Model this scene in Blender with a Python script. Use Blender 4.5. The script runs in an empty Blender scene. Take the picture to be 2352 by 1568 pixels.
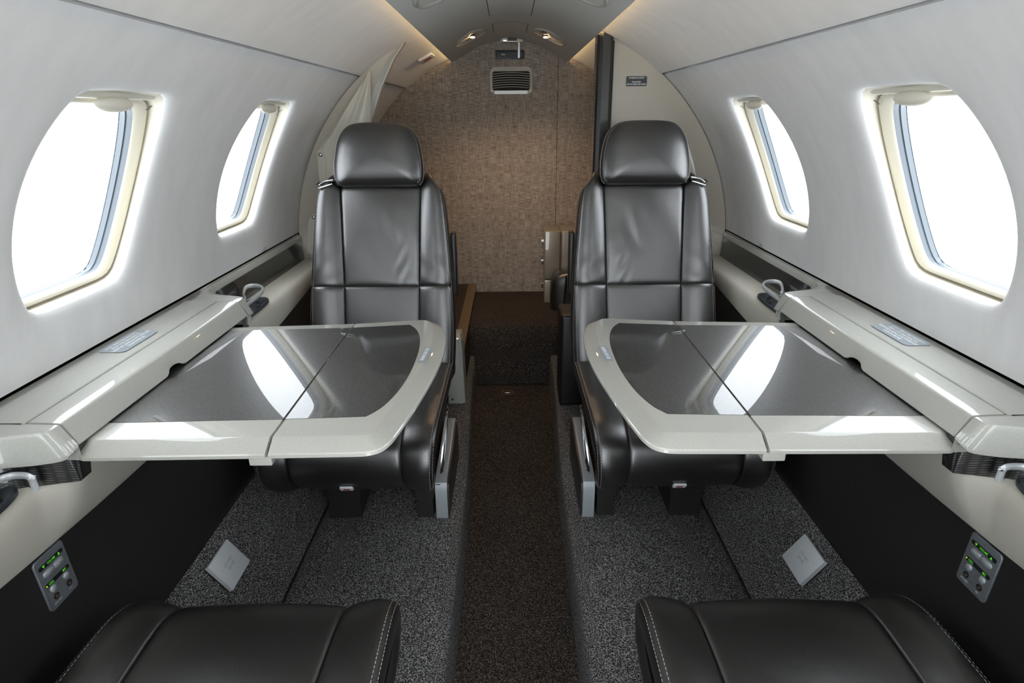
import bpy, bmesh, math, random
from mathutils import Vector, Matrix
random.seed(7)
sc = bpy.context.scene
COL = sc.collection

# ------------------------------------------------------------------ camera
# world: X right, Y along the cabin away from the camera, Z up, z=0 on the axis of the fuselage tube
F_PX, CXP, CYP = 1389.0, 1176.0, 784.0
PITCH = math.atan((CYP - 265.0) / F_PX)
ROLL = math.radians(0.45)
YAW = math.radians(0.116)
CAM = Vector((-0.0075, 0.0, 0.442))
fw = Vector((math.sin(YAW) * math.cos(PITCH), math.cos(YAW) * math.cos(PITCH), -math.sin(PITCH)))
rt0 = Vector((math.cos(YAW), -math.sin(YAW), 0))
up0 = rt0.cross(fw)
rt = rt0 * math.cos(ROLL) - up0 * math.sin(ROLL)
up = up0 * math.cos(ROLL) + rt0 * math.sin(ROLL)
cam_d = bpy.data.cameras.new('camera')
cam_d.sensor_width = 36.0
cam_d.lens = F_PX / 2352.0 * 36.0
cam_d.clip_start = 0.01
cam_o = bpy.data.objects.new('camera', cam_d)
COL.objects.link(cam_o)
m = Matrix((rt, up, -fw)).transposed().to_4x4()
m.translation = CAM
cam_o.matrix_world = m
sc.camera = cam_o

# ------------------------------------------------------------------ world, light, exposure
world = bpy.data.worlds.new('overcast_sky')
sc.world = world
world.use_nodes = True
wb = world.node_tree.nodes['Background']
wb.inputs[0].default_value = (0.91, 0.96, 1.0, 1)
wb.inputs[1].default_value = 5.0
sc.view_settings.view_transform = 'Standard'
sc.view_settings.look = 'None'
sc.view_settings.gamma = 1.0
sc.view_settings.use_curve_mapping = False
sc.view_settings.exposure = 0.22
sc.cycles.max_bounces = 14
sc.cycles.diffuse_bounces = 7
sc.cycles.glossy_bounces = 5
sc.cycles.transparent_max_bounces = 12
sc.cycles.sample_clamp_indirect = 12.0

# ------------------------------------------------------------------ materials
MATS = {}
def newmat(name, col=(0.5, 0.5, 0.5), rough=0.5, metal=0.0, coat=0.0, coat_r=0.03, spec=0.5, sheen=0.0, emit=None, estr=1.0):
    mt = bpy.data.materials.new(name)
    mt.use_nodes = True
    b = mt.node_tree.nodes['Principled BSDF']
    b.inputs['Base Color'].default_value = (*col, 1)
    b.inputs['Roughness'].default_value = rough
    b.inputs['Metallic'].default_value = metal
    b.inputs['Coat Weight'].default_value = coat
    b.inputs['Coat Roughness'].default_value = coat_r
    b.inputs['Specular IOR Level'].default_value = spec
    if sheen:
        b.inputs['Sheen Weight'].default_value = sheen
        b.inputs['Sheen Roughness'].default_value = 0.4
    if emit:
        b.inputs['Emission Color'].default_value = (*emit, 1)
        b.inputs['Emission Strength'].default_value = estr
    MATS[name] = mt
    return mt
def nt(mt):
    t = mt.node_tree
    return t, t.nodes['Principled BSDF']
def node(t, typ, **kw):
    n = t.nodes.new(typ)
    for k, v in kw.items():
        if k in n.inputs.keys() if hasattr(n.inputs, 'keys') else False:
            n.inputs[k].default_value = v
        else:
            setattr(n, k, v)
    return n
def coords(t, scale=(1, 1, 1), rot=(0, 0, 0)):
    g = t.nodes.new('ShaderNodeNewGeometry')
    mp = t.nodes.new('ShaderNodeMapping')
    mp.inputs['Scale'].default_value = scale
    mp.inputs['Rotation'].default_value = rot
    t.links.new(g.outputs['Position'], mp.inputs['Vector'])
    return mp.outputs[0]
def noise(t, vec, scale, detail=3.0, rough=0.5):
    n = t.nodes.new('ShaderNodeTexNoise')
    n.inputs['Scale'].default_value = scale
    n.inputs['Detail'].default_value = detail
    n.inputs['Roughness'].default_value = rough
    t.links.new(vec, n.inputs['Vector'])
    return n.outputs['Fac']
def ramp(t, fac, stops):
    r = t.nodes.new('ShaderNodeValToRGB')
    e = r.color_ramp.elements
    while len(e) < len(stops):
        e.new(0.5)
    for i, (p, c) in enumerate(stops):
        e[i].position = p
        e[i].color = (*c, 1)
    t.links.new(fac, r.inputs[0])
    return r.outputs[0]
def mathn(t, op, a, b=None):
    n = t.nodes.new('ShaderNodeMath')
    n.operation = op
    for i, x in enumerate((a, b)):
        if x is None:
            continue
        if isinstance(x, (int, float)):
            n.inputs[i].default_value = x
        else:
            t.links.new(x, n.inputs[i])
    return n.outputs[0]
def bump(t, b, h, strength=0.2, dist=0.001):
    bn = t.nodes.new('ShaderNodeBump')
    bn.inputs['Strength'].default_value = strength
    bn.inputs['Distance'].default_value = dist
    t.links.new(h, bn.inputs['Height'])
    t.links.new(bn.outputs[0], b.inputs['Normal'])
    return bn

def mat_suede(name, c):
    mt = newmat(name, c, 0.9, spec=0.15, sheen=0.25)
    t, b = nt(mt)
    v = coords(t)
    v2 = coords(t, (1.0, 2.6, 1.0), (0.5, 0.3, 0.7))
    n1 = noise(t, v2, 9.0, 4.0, 0.6)
    d = tuple(x * 0.95 for x in c)
    l = tuple(min(1, x * 1.03) for x in c)
    t.links.new(ramp(t, n1, [(0.3, d), (0.7, l)]), b.inputs['Base Color'])
    bump(t, b, noise(t, v, 900.0, 2.0), 0.12, 0.0008)
    return mt
mat_suede('suede', (0.70, 0.695, 0.695))
mat_suede('suede_head', (0.70, 0.685, 0.665))

def mat_leather(name, c, rough=0.42, perf=False, spec=0.5):
    mt = newmat(name, c, rough, spec=spec)
    t, b = nt(mt)
    v = coords(t)
    n1 = noise(t, v, 700.0, 2.0)
    n2 = noise(t, v, 26.0, 3.0)
    h = mathn(t, 'ADD', mathn(t, 'MULTIPLY', n1, 0.35), mathn(t, 'MULTIPLY', n2, 1.6))
    if perf:
        vv = coords(t, (1.0, 0.0, 1.0), (0, 0, 0))
        vo = t.nodes.new('ShaderNodeTexVoronoi')
        vo.inputs['Scale'].default_value = 190.0
        vo.inputs['Randomness'].default_value = 0.0
        mp = t.nodes.new('ShaderNodeMapping')
        mp.inputs['Rotation'].default_value = (0, 0.785, 0)
        t.links.new(vv, mp.inputs['Vector'])
        t.links.new(mp.outputs[0], vo.inputs['Vector'])
        hole = mathn(t, 'LESS_THAN', vo.outputs['Distance'], 0.17)
        mx = t.nodes.new('ShaderNodeMix')
        mx.data_type = 'RGBA'
        t.links.new(hole, mx.inputs['Factor'])
        mx.inputs[6].default_value = (*c, 1)
        mx.inputs[7].default_value = (0.001, 0.001, 0.001, 1)
        t.links.new(mx.outputs[2], b.inputs['Base Color'])
        t.links.new(mathn(t, 'ADD', rough, mathn(t, 'MULTIPLY', hole, 0.5)), b.inputs['Roughness'])
        h = mathn(t, 'SUBTRACT', h, mathn(t, 'MULTIPLY', hole, 0.8))
    if spec > 0.6:
        b.inputs['IOR'].default_value = 1.9
    bump(t, b, h, 0.32, 0.0012)
    return mt
mat_leather('leather', (0.0095, 0.0080, 0.0078), 0.36, spec=0.66)
mat_leather('leather_perf', (0.0105, 0.0092, 0.0090), 0.41, True, 0.70)
mat_leather('leather_wall', (0.013, 0.012, 0.012), 0.55)
mat_leather('leather_cream', (0.60, 0.575, 0.50), 0.5)

def mat_paint(name, c, metal=0.05, rough=0.5):
    mt = newmat(name, c, rough, metal, 1.0, 0.025)
    t, b = nt(mt)
    v = coords(t)
    n1 = noise(t, v, 1500.0, 1.0)
    d = tuple(x * 0.86 for x in c)
    l = tuple(min(1, x * 1.12) for x in c)
    t.links.new(ramp(t, n1, [(0.35, d), (0.65, l)]), b.inputs['Base Color'])
    return mt
mat_paint('silver_paint', (0.46, 0.46, 0.42))
mat_paint('silver_light', (0.47, 0.465, 0.42))
mat_paint('panel_beige', (0.50, 0.465, 0.39))
mat_paint('panel_grey', (0.42, 0.43, 0.40))
mat_paint('cabinet_bronze', (0.34, 0.29, 0.23), 0.3, 0.35)

def mat_carbon(name, w, axes, c1=0.11, c2=0.06):
    mt = newmat(name, (0.02, 0.02, 0.02), 0.35, 0.0, 1.0, 0.015)
    t, b = nt(mt)
    v = coords(t)
    mp = t.nodes.new('ShaderNodeMapping')
    mp.inputs['Rotation'].default_value = (0, 0, math.radians(40))
    sx = t.nodes.new('ShaderNodeSeparateXYZ')
    cx = t.nodes.new('ShaderNodeCombineXYZ')
    t.links.new(v, sx.inputs[0])
    t.links.new(sx.outputs[axes[0]], cx.inputs[0])
    t.links.new(sx.outputs[axes[1]], cx.inputs[1])
    t.links.new(cx.outputs[0], mp.inputs['Vector'])
    br = t.nodes.new('ShaderNodeTexBrick')
    br.offset = 0.5
    br.inputs['Color1'].default_value = (c1, c1, c1 * 0.97, 1)
    br.inputs['Color2'].default_value = (c2, c2, c2 * 0.97, 1)
    br.inputs['Mortar'].default_value = (0.003, 0.003, 0.003, 1)
    br.inputs['Scale'].default_value = 1.0
    br.inputs['Mortar Size'].default_value = w * 0.21
    br.inputs['Mortar Smooth'].default_value = 0.3
    br.inputs['Brick Width'].default_value = w
    br.inputs['Row Height'].default_value = w * 0.62
    t.links.new(mp.outputs[0], br.inputs['Vector'])
    t.links.new(br.outputs['Color'], b.inputs['Base Color'])
    return mt
mat_carbon('carbon_flat', 0.0042, (0, 1), 0.17, 0.09)
mat_carbon('carbon_side', 0.0046, (1, 2), 0.09, 0.045)
mat_carbon('carbon_post', 0.0046, (0, 2), 0.035, 0.016)

def mat_carpet(name, stops, sc1=420.0):
    mt = newmat(name, (0.05, 0.05, 0.05), 0.95, spec=0.1)
    t, b = nt(mt)
    v = coords(t)
    n1 = noise(t, v, sc1, 2.0, 0.7)
    n2 = noise(t, v, 4.0, 3.0)
    c = ramp(t, n1, stops)
    mx = t.nodes.new('ShaderNodeMix')
    mx.data_type = 'RGBA'
    mx.blend_type = 'MULTIPLY'
    mx.inputs['Factor'].default_value = 1.0
    t.links.new(c, mx.inputs[6])
    t.links.new(ramp(t, n2, [(0.25, (0.72, 0.72, 0.72)), (0.75, (1, 1, 1))]), mx.inputs[7])
    t.links.new(mx.outputs[2], b.inputs['Base Color'])
    bump(t, b, n1, 0.9, 0.006)
    return mt
mat_carpet('carpet_warm_dim', [(0.36, (0.010, 0.008, 0.0075)), (0.49, (0.046, 0.038, 0.033)), (0.57, (0.15, 0.125, 0.108)), (0.69, (0.38, 0.33, 0.29))])  # same carpet as the raised floor; warm, dim aisle light painted in as darker brown
mat_carpet('carpet', [(0.35, (0.013, 0.013, 0.014)), (0.47, (0.07, 0.068, 0.069)), (0.55, (0.29, 0.285, 0.285)), (0.67, (0.76, 0.75, 0.75))])

mt = newmat('weave', (0.3, 0.25, 0.2), 0.85, spec=0.15)
t, b = nt(mt)
vh = coords(t, (30.0, 1.0, 560.0))
vv = coords(t, (560.0, 1.0, 22.0))
vb = coords(t, (4.0, 1.0, 60.0))
vc = coords(t, (60.0, 1.0, 3.0))
nh = noise(t, vh, 1.0, 2.0, 0.6)
nv = noise(t, vv, 1.0, 2.0, 0.6)
nb = noise(t, vb, 1.0, 2.0)
nc = noise(t, vc, 1.0, 2.0)
s = mathn(t, 'ADD', mathn(t, 'ADD', mathn(t, 'MULTIPLY', nh, 0.48), mathn(t, 'MULTIPLY', nv, 0.36)), mathn(t, 'ADD', mathn(t, 'MULTIPLY', nb, 0.08), mathn(t, 'MULTIPLY', nc, 0.08)))
t.links.new(ramp(t, s, [(0.37, (0.14, 0.115, 0.095)), (0.46, (0.29, 0.245, 0.205)), (0.53, (0.45, 0.39, 0.335)), (0.62, (0.66, 0.59, 0.52))]), b.inputs['Base Color'])
bump(t, b, s, 0.5, 0.002)

newmat('cream_plastic', (0.64, 0.605, 0.51), 0.4, spec=0.4)
newmat('cream_shade', (0.70, 0.67, 0.58), 0.45, spec=0.4)
newmat('spine', (0.60, 0.60, 0.565), 0.55, spec=0.4)
newmat('vent_beige', (0.50, 0.47, 0.41), 0.6, spec=0.3)
newmat('spine_dark', (0.02, 0.02, 0.02), 0.6)
newmat('seal_grey', (0.085, 0.105, 0.125), 0.3, spec=0.6)
newmat('black_gap', (0.006, 0.006, 0.006), 0.7)
newmat('black_plastic', (0.012, 0.012, 0.013), 0.4)
newmat('dark_metal', (0.022, 0.021, 0.021), 0.38, spec=0.5)
newmat('dark_bowl', (0.028, 0.034, 0.042), 0.35)
newmat('satin_grey', (0.40, 0.43, 0.45), 0.34, 0.35)
newmat('chrome', (0.75, 0.77, 0.8), 0.12, 1.0)
newmat('bracket_silver', (0.62, 0.65, 0.67), 0.35, 0.4)
newmat('wood_strip', (0.17, 0.11, 0.055), 0.35, spec=0.5)
newmat('white_thread', (0.44, 0.43, 0.42), 0.7)
newmat('label_grey', (0.30, 0.335, 0.37), 0.5)
newmat('label_dark', (0.05, 0.052, 0.056), 0.5)
newmat('label_white', (0.85, 0.88, 0.90), 0.6)
newmat('label_red', (0.45, 0.02, 0.02), 0.6)
newmat('engrave', (0.30, 0.32, 0.34), 0.6)
newmat('plate_alu', (0.70, 0.73, 0.76), 0.42, 0.25)
newmat('white_sign', (0.80, 0.78, 0.74), 0.5)
newmat('green_led', (0.05, 0.5, 0.02), 0.5, emit=(0.15, 1.0, 0.03), estr=0.3)
newmat('yellow_led', (0.4, 0.5, 0.02), 0.5, emit=(0.7, 0.9, 0.05), estr=0.4)
newmat('lamp_glow', (1, 0.9, 0.7), 0.5, emit=(1.0, 0.62, 0.30), estr=40.0)
newmat('cove_glow', (1, 0.9, 0.7), 0.5, emit=(1.0, 0.70, 0.36), estr=9.0)
mt = newmat('brushed_alu', (0.42, 0.46, 0.50), 0.35, 0.8)
t, b = nt(mt)
nn = noise(t, coords(t, (200.0, 60.0, 2200.0)), 1.0, 2.0)
t.links.new(ramp(t, nn, [(0.3, (0.30, 0.33, 0.37)), (0.7, (0.52, 0.56, 0.60))]), b.inputs['Base Color'])
# window pane: clear acrylic, mostly transparent with a Fresnel reflection
mt = bpy.data.materials.new('pane')
mt.use_nodes = True
t = mt.node_tree
for n in list(t.nodes):
    t.nodes.remove(n)
out = t.nodes.new('ShaderNodeOutputMaterial')
mix = t.nodes.new('ShaderNodeMixShader')
tr = t.nodes.new('ShaderNodeBsdfTransparent')
tr.inputs[0].default_value = (0.97, 0.985, 1.0, 1)
gl = t.nodes.new('ShaderNodeBsdfGlossy')
gl.inputs['Roughness'].default_value = 0.02
lw_ = t.nodes.new('ShaderNodeLayerWeight')
lw_.inputs['Blend'].default_value = 0.5
f5 = mathn(t, 'ADD', mathn(t, 'MULTIPLY', mathn(t, 'POWER', lw_.outputs['Facing'], 5.0), 0.5), 0.03)
t.links.new(f5, mix.inputs[0])
t.links.new(tr.outputs[0], mix.inputs[1])
t.links.new(gl.outputs[0], mix.inputs[2])
t.links.new(mix.outputs[0], out.inputs['Surface'])
MATS['pane'] = mt

# ------------------------------------------------------------------ mesh helpers
LOC = {}
def link(o, parent=None):
    COL.objects.link(o)
    if parent is not None:
        o.parent = parent
    return o
def tag(o, label=None, cat=None, group=None, kind=None):
    if label: o['label'] = label
    if cat: o['category'] = cat
    if group: o['group'] = group
    if kind: o['kind'] = kind
    return o
def thing(name, label, cat, loc=(0, 0, 0), group=None, kind=None):
    o = bpy.data.objects.new(name, None)
    o.empty_display_size = 0.05
    o.location = loc
    COL.objects.link(o)
    LOC[o.name] = Vector(loc)
    return tag(o, label, cat, group, kind)
def part(name, vf, mat, parent=None, smooth=40, T=None, flip=False):
    verts, faces = vf
    if T:
        verts = [T(Vector(v)) for v in verts]
    if flip:
        faces = [tuple(reversed(f)) for f in faces]
    base = LOC.get(parent.name, Vector((0, 0, 0))) if parent is not None else Vector((0, 0, 0))
    me = bpy.data.meshes.new(name)
    me.from_pydata([tuple(Vector(v) - base) for v in verts], [], faces)
    me.materials.append(MATS[mat])
    if smooth:
        me.shade_smooth()
        me.set_sharp_from_angle(angle=math.radians(smooth))
    me.update()
    o = bpy.data.objects.new(name, me)
    link(o, parent)
    LOC[o.name] = base          # sub-parts use the same local frame
    return o
def merge(*parts):
    V, Fc = [], []
    for v, f in parts:
        n = len(V)
        V += [Vector(p) for p in v]
        Fc += [tuple(i + n for i in q) for q in f]
    return V, Fc
def grid(fn, nu, nv, closeu=False):
    V = []
    for j in range(nv + 1):
        for i in range(nu if closeu else nu + 1):
            V.append(Vector(fn(i / nu, j / nv)))
    w = nu if closeu else nu + 1
    Fc = []
    for j in range(nv):
        for i in range(nu):
            a = j * w + i
            b_ = j * w + (i + 1) % w
            Fc.append((a, b_, b_ + w, a + w))
    return V, Fc
def loft(rings, closed=True, cap0=False, cap1=False):
    n = len(rings[0])
    V = [Vector(p) for r in rings for p in r]
    Fc = []
    for j in range(len(rings) - 1):
        for i in range(n if closed else n - 1):
            a = j * n + i
            b_ = j * n + (i + 1) % n
            Fc.append((a, b_, b_ + n, a + n))
    if cap0: Fc.append(tuple(reversed(range(n))))
    if cap1: Fc.append(tuple(range((len(rings) - 1) * n, len(rings) * n)))
    return V, Fc
def box(x0, x1, y0, y1, z0, z1, bev=0.0):
    """box with chamfered edges"""
    if bev <= 0:
        V = [(x, y, z) for z in (z0, z1) for y in (y0, y1) for x in (x0, x1)]
        return [Vector(v) for v in V], [(0, 2, 3, 1), (4, 5, 7, 6), (0, 1, 5, 4), (2, 6, 7, 3), (0, 4, 6, 2), (1, 3, 7, 5)]
    bm = bmesh.new()
    bmesh.ops.create_cube(bm, size=1.0)
    for v in bm.verts:
        v.co = Vector(((x0 + x1) / 2 + v.co.x * (x1 - x0), (y0 + y1) / 2 + v.co.y * (y1 - y0), (z0 + z1) / 2 + v.co.z * (z1 - z0)))
    bmesh.ops.bevel(bm, geom=list(bm.edges), offset=bev, segments=3, affect='EDGES', profile=0.6)
    return from_bm(bm)
def from_bm(bm):
    bm.verts.ensure_lookup_table()
    bm.verts.index_update()
    V = [v.co.copy() for v in bm.verts]
    Fc = [tuple(v.index for v in f.verts) for f in bm.faces]
    bm.free()
    return V, Fc
def prism(outline, fn0, fn1):
    """outline: list of 2D points -> two rings through fn0/fn1 with caps"""
    return loft([[fn0(*p) for p in outline], [fn1(*p) for p in outline]], True, True, True)
def cr(pts, n):
    """Catmull-Rom through pts (Vectors), n samples per span"""
    pts = [Vector(p) for p in pts]
    P = [pts[0] * 2 - pts[1]] + pts + [pts[-1] * 2 - pts[-2]]
    out = []
    for i in range(1, len(P) - 2):
        for k in range(n):
            u = k / n
            a, b_, c, d = P[i - 1], P[i], P[i + 1], P[i + 2]
            out.append(0.5 * ((2 * b_) + (c - a) * u + (2 * a - 5 * b_ + 4 * c - d) * u * u + (3 * b_ - a - 3 * c + d) * u ** 3))
    out.append(pts[-1])
    return out
def crv(pts, u):
    """evaluate Catmull-Rom of tuples with explicit params: pts = [(t, vec...)...]"""
    ts = [p[0] for p in pts]
    vs = [Vector(p[1:]) for p in pts]
    if u <= ts[0]: return vs[0].copy()
    if u >= ts[-1]: return vs[-1].copy()
    for i in range(len(ts) - 1):
        if u <= ts[i + 1]:
            f = (u - ts[i]) / (ts[i + 1] - ts[i])
            a = vs[i - 1] if i > 0 else vs[i] * 2 - vs[i + 1]
            d = vs[i + 2] if i + 2 < len(vs) else vs[i + 1] * 2 - vs[i]
            b_, c = vs[i], vs[i + 1]
            return 0.5 * ((2 * b_) + (c - a) * f + (2 * a - 5 * b_ + 4 * c - d) * f * f + (3 * b_ - a - 3 * c + d) * f ** 3)
def tube(pts, r, n=8, closed=False, flat=None):
    """tube along a polyline"""
    pts = [Vector(p) for p in pts]
    rings = []
    ref = Vector((0, 0, 1))
    L = len(pts)
    for i, p in enumerate(pts):
        if closed:
            tg = (pts[(i + 1) % L] - pts[i - 1]).normalized()
        else:
            tg = (pts[min(i + 1, L - 1)] - pts[max(i - 1, 0)]).normalized()
        rf = ref if abs(tg.dot(ref)) < 0.95 else Vector((1, 0, 0))
        a = tg.cross(rf).normalized()
        b_ = a.cross(tg).normalized()
        ra, rb = (r, r) if flat is None else flat
        rings.append([p + a * math.cos(2 * math.pi * k / n) * ra + b_ * math.sin(2 * math.pi * k / n) * rb for k in range(n)])
    if closed:
        rings.append(rings[0])
        return loft(rings)
    return loft(rings, True, True, True)
def rrect(w, h, r, n=5):
    """rounded rectangle outline centred on 0"""
    o = []
    for cx, cy, a0 in ((w / 2 - r, h / 2 - r, 0), (-w / 2 + r, h / 2 - r, 90), (-w / 2 + r, -h / 2 + r, 180), (w / 2 - r, -h / 2 + r, 270)):
        for k in range(n + 1):
            a = math.radians(a0 + 90 * k / n)
            o.append((cx + r * math.cos(a), cy + r * math.sin(a)))
    return o
def inset(outline, d, fixed=()):
    """move each vertex of a CCW outline inward by d (edges whose index is in fixed stay)"""
    n = len(outline)
    out = []
    for i in range(n):
        p0, p1, p2 = Vector(outline[i - 1]), Vector(outline[i]), Vector(outline[(i + 1) % n])
        e0, e1 = (p1 - p0).normalized(), (p2 - p1).normalized()
        n0, n1 = Vector((-e0.y, e0.x)), Vector((-e1.y, e1.x))
        d0 = 0.0 if ((i - 1) % n) in fixed else d
        d1 = 0.0 if i in fixed else d
        den = e0.x * e1.y - e0.y * e1.x
        if abs(den) < 0.08:
            q = p1 + (n0 * d0 + n1 * d1) * 0.5
        else:
            a, b_ = p0 + n0 * d0, p1 + n1 * d1
            tt = ((b_ - a).x * e1.y - (b_ - a).y * e1.x) / den
            q = a + e0 * tt
        out.append((q.x, q.y))
    return out
def slab(outline, z0, z1, bev=0.002, fixed=(), steps=3):
    """CCW xy outline extruded z0..z1 with rounded top edge"""
    rings = [[(x, y, z0) for x, y in outline]]
    for k in range(steps + 1):
        a = math.pi / 2 * k / steps
        o = inset(outline, bev * (1 - math.cos(a)), fixed)
        rings.append([(x, y, z1 - bev + bev * math.sin(a)) for x, y in o])
    return loft(rings, True, True, True)
def plateT(origin, ux, uy):
    o, ux, uy = Vector(origin), Vector(ux).normalized(), Vector(uy).normalized()
    uz = ux.cross(uy)
    return lambda v: o + ux * v.x + uy * v.y + uz * v.z
def text_vf(s, size, align='CENTER', bold=0.0, depth=0.0):
    cu = bpy.data.curves.new('lettering', 'FONT')
    cu.body = s
    cu.size = size
    cu.align_x = align
    cu.align_y = 'CENTER'
    cu.offset = bold
    cu.extrude = depth
    cu.resolution_u = 2
    ob = bpy.data.objects.new('lettering', cu)
    COL.objects.link(ob)
    dg = bpy.context.evaluated_depsgraph_get()
    me = bpy.data.meshes.new_from_object(ob.evaluated_get(dg))
    V = [v.co.copy() for v in me.vertices]
    Fc = [tuple(p.vertices) for p in me.polygons]
    bpy.data.objects.remove(ob)
    bpy.data.curves.remove(cu)
    bpy.data.meshes.remove(me)
    return V, Fc
def moved(vf, dx=0, dy=0, dz=0, sx=1.0, sy=1.0):
    return [Vector((v[0] * sx + dx, v[1] * sy + dy, v[2] + dz)) for v in vf[0]], vf[1]

R0 = 0.74
YB = 3.0          # aft bulkhead
YF = -0.30        # tube cut open here, unseen behind the camera, so sky adds frontal fill
ZF = -0.542       # raised floor
ZA = -0.68        # aisle floor
YD = 2.08         # partitions
def cyl(phi, y, r, s):
    a = math.radians(phi)
    return Vector((s * r * math.cos(a), y, r * math.sin(a)))

# ------------------------------------------------------------------ tube walls with window openings
WIN_Y = [1.611, 0.983, 0.355]
NSEG = 16
# analytic outline instead of a sorted polyline: sample by ray from the centre
def barrel_r(ang, hw, hv, bow, rc):
    """radius along direction ang of a barrel outline: sides are arcs, top/bottom flat, smooth corners"""
    c, s_ = math.cos(ang), math.sin(ang)
    lo, hi = 0.0, 0.6
    p = 20.0
    for _ in range(34):
        mid = (lo + hi) / 2
        y, u = abs(c) * mid, abs(s_) * mid
        side = math.sqrt((y / hw) ** 2 + (u / (hv * bow)) ** 2)
        val = (side ** p + (u / hv) ** p) ** (1 / p)
        if val < 1: lo = mid
        else: hi = mid
    return lo
PHC, PHH = 26.05, 13.65
def win_ring(yc, r, phc, hw, hh_deg, angs, s, grow=0.0):
    hv = math.radians(hh_deg) * R0
    out = []
    for a in angs:
        rr = barrel_r(a, hw + grow, hv + grow, 1.42, 0.03)
        y, u = rr * math.cos(a), rr * math.sin(a)
        out.append(cyl(phc + math.degrees(u / R0), yc + y, r, s))
    return out
CW, PH0, PH1, PHB, PHT = 0.262, 8.2, 45.0, 5.4, 49.15
def cell_boundary(yc):
    """parametric rect boundary, 16 segments per side, CCW from lower right"""
    pts = []
    for k in range(NSEG): pts.append((yc + CW, PH0 + (PH1 - PH0) * k / NSEG))
    for k in range(NSEG): pts.append((yc + CW - 2 * CW * k / NSEG, PH1))
    for k in range(NSEG): pts.append((yc - CW, PH1 - (PH1 - PH0) * k / NSEG))
    for k in range(NSEG): pts.append((yc - CW + 2 * CW * k / NSEG, PH0))
    return pts
def build_wall(s, side):
    parts = []
    allang = []
    for yc in WIN_Y:
        bp = cell_boundary(yc)
        angs = [math.atan2((p - PHC) * math.pi / 180 * R0, y - yc) for y, p in bp]
        rings = [[cyl(p, y, R0, s) for y, p in bp]]
        for g, dr in ((0.034, 0.0), (0.023, 0.0005), (0.014, 0.0020), (0.007, 0.0045), (0.0025, 0.0080), (0.0005, 0.0110), (0.0, 0.0140)):
            rings.append(win_ring(yc, R0 + dr, PHC, 0.1540, PHH, angs, s, g))
        # blend an intermediate ring for mesh quality
        mid = [(a * 0.5 + b_ * 0.5) for a, b_ in zip(rings[0], rings[1])]
        for i, q in enumerate(mid):
            l = math.hypot(q.x, q.z)
            mid[i] = Vector((q.x * R0 / l, q.y, q.z * R0 / l))
        rings.insert(1, mid)
        parts.append(loft(rings))
        for y0, y1, p0, p1, nu, nv in ((yc - CW, yc + CW, PHB, PH0, NSEG, 2), (yc - CW, yc + CW, PH1, PHT, NSEG, 3)):
            parts.append(grid(lambda u, v, y0=y0, y1=y1, p0=p0, p1=p1: cyl(p0 + (p1 - p0) * v, y0 + (y1 - y0) * u, R0, s), nu, nv))
    edges = [YB + 0.02]
    for yc in WIN_Y: edges += [yc + CW, yc - CW]
    edges.append(YF)
    for k in range(0, len(edges), 2):
        y1, y0 = edges[k], edges[k + 1]
        ny = max(2, int((y1 - y0) / 0.05))
        for p0, p1, nv in ((PHB, PH0, 2), (PH0, PH1, NSEG), (PH1, PHT, 3)):
            parts.append(grid(lambda u, v, y0=y0, y1=y1, p0=p0, p1=p1: cyl(p0 + (p1 - p0) * v, y0 + (y1 - y0) * u, R0, s), ny, nv))
    # lower lip turned outward, upper lip turned outward
    for p in (PHB, PHT):
        parts.append(grid(lambda u, v, p=p: cyl(p, YF + (YB + 0.02 - YF) * u, R0 + 0.03 * v, s), 40, 1))
    V, Fc = merge(*parts)
    bm = bmesh.new()
    bv = [bm.verts.new(v) for v in V]
    for f in Fc:
        try: bm.faces.new([bv[i] for i in f])
        except ValueError: pass
    bmesh.ops.remove_doubles(bm, verts=bm.verts, dist=0.0004)
    bmesh.ops.recalc_face_normals(bm, faces=bm.faces)
    o = part('wall_' + side, from_bm(bm), 'suede', None, 60)
    tag(o, 'pale grey suede sidewall with window openings on the %s' % side, 'wall', kind='structure')
build_wall(-1, 'left')
build_wall(1, 'right')

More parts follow.
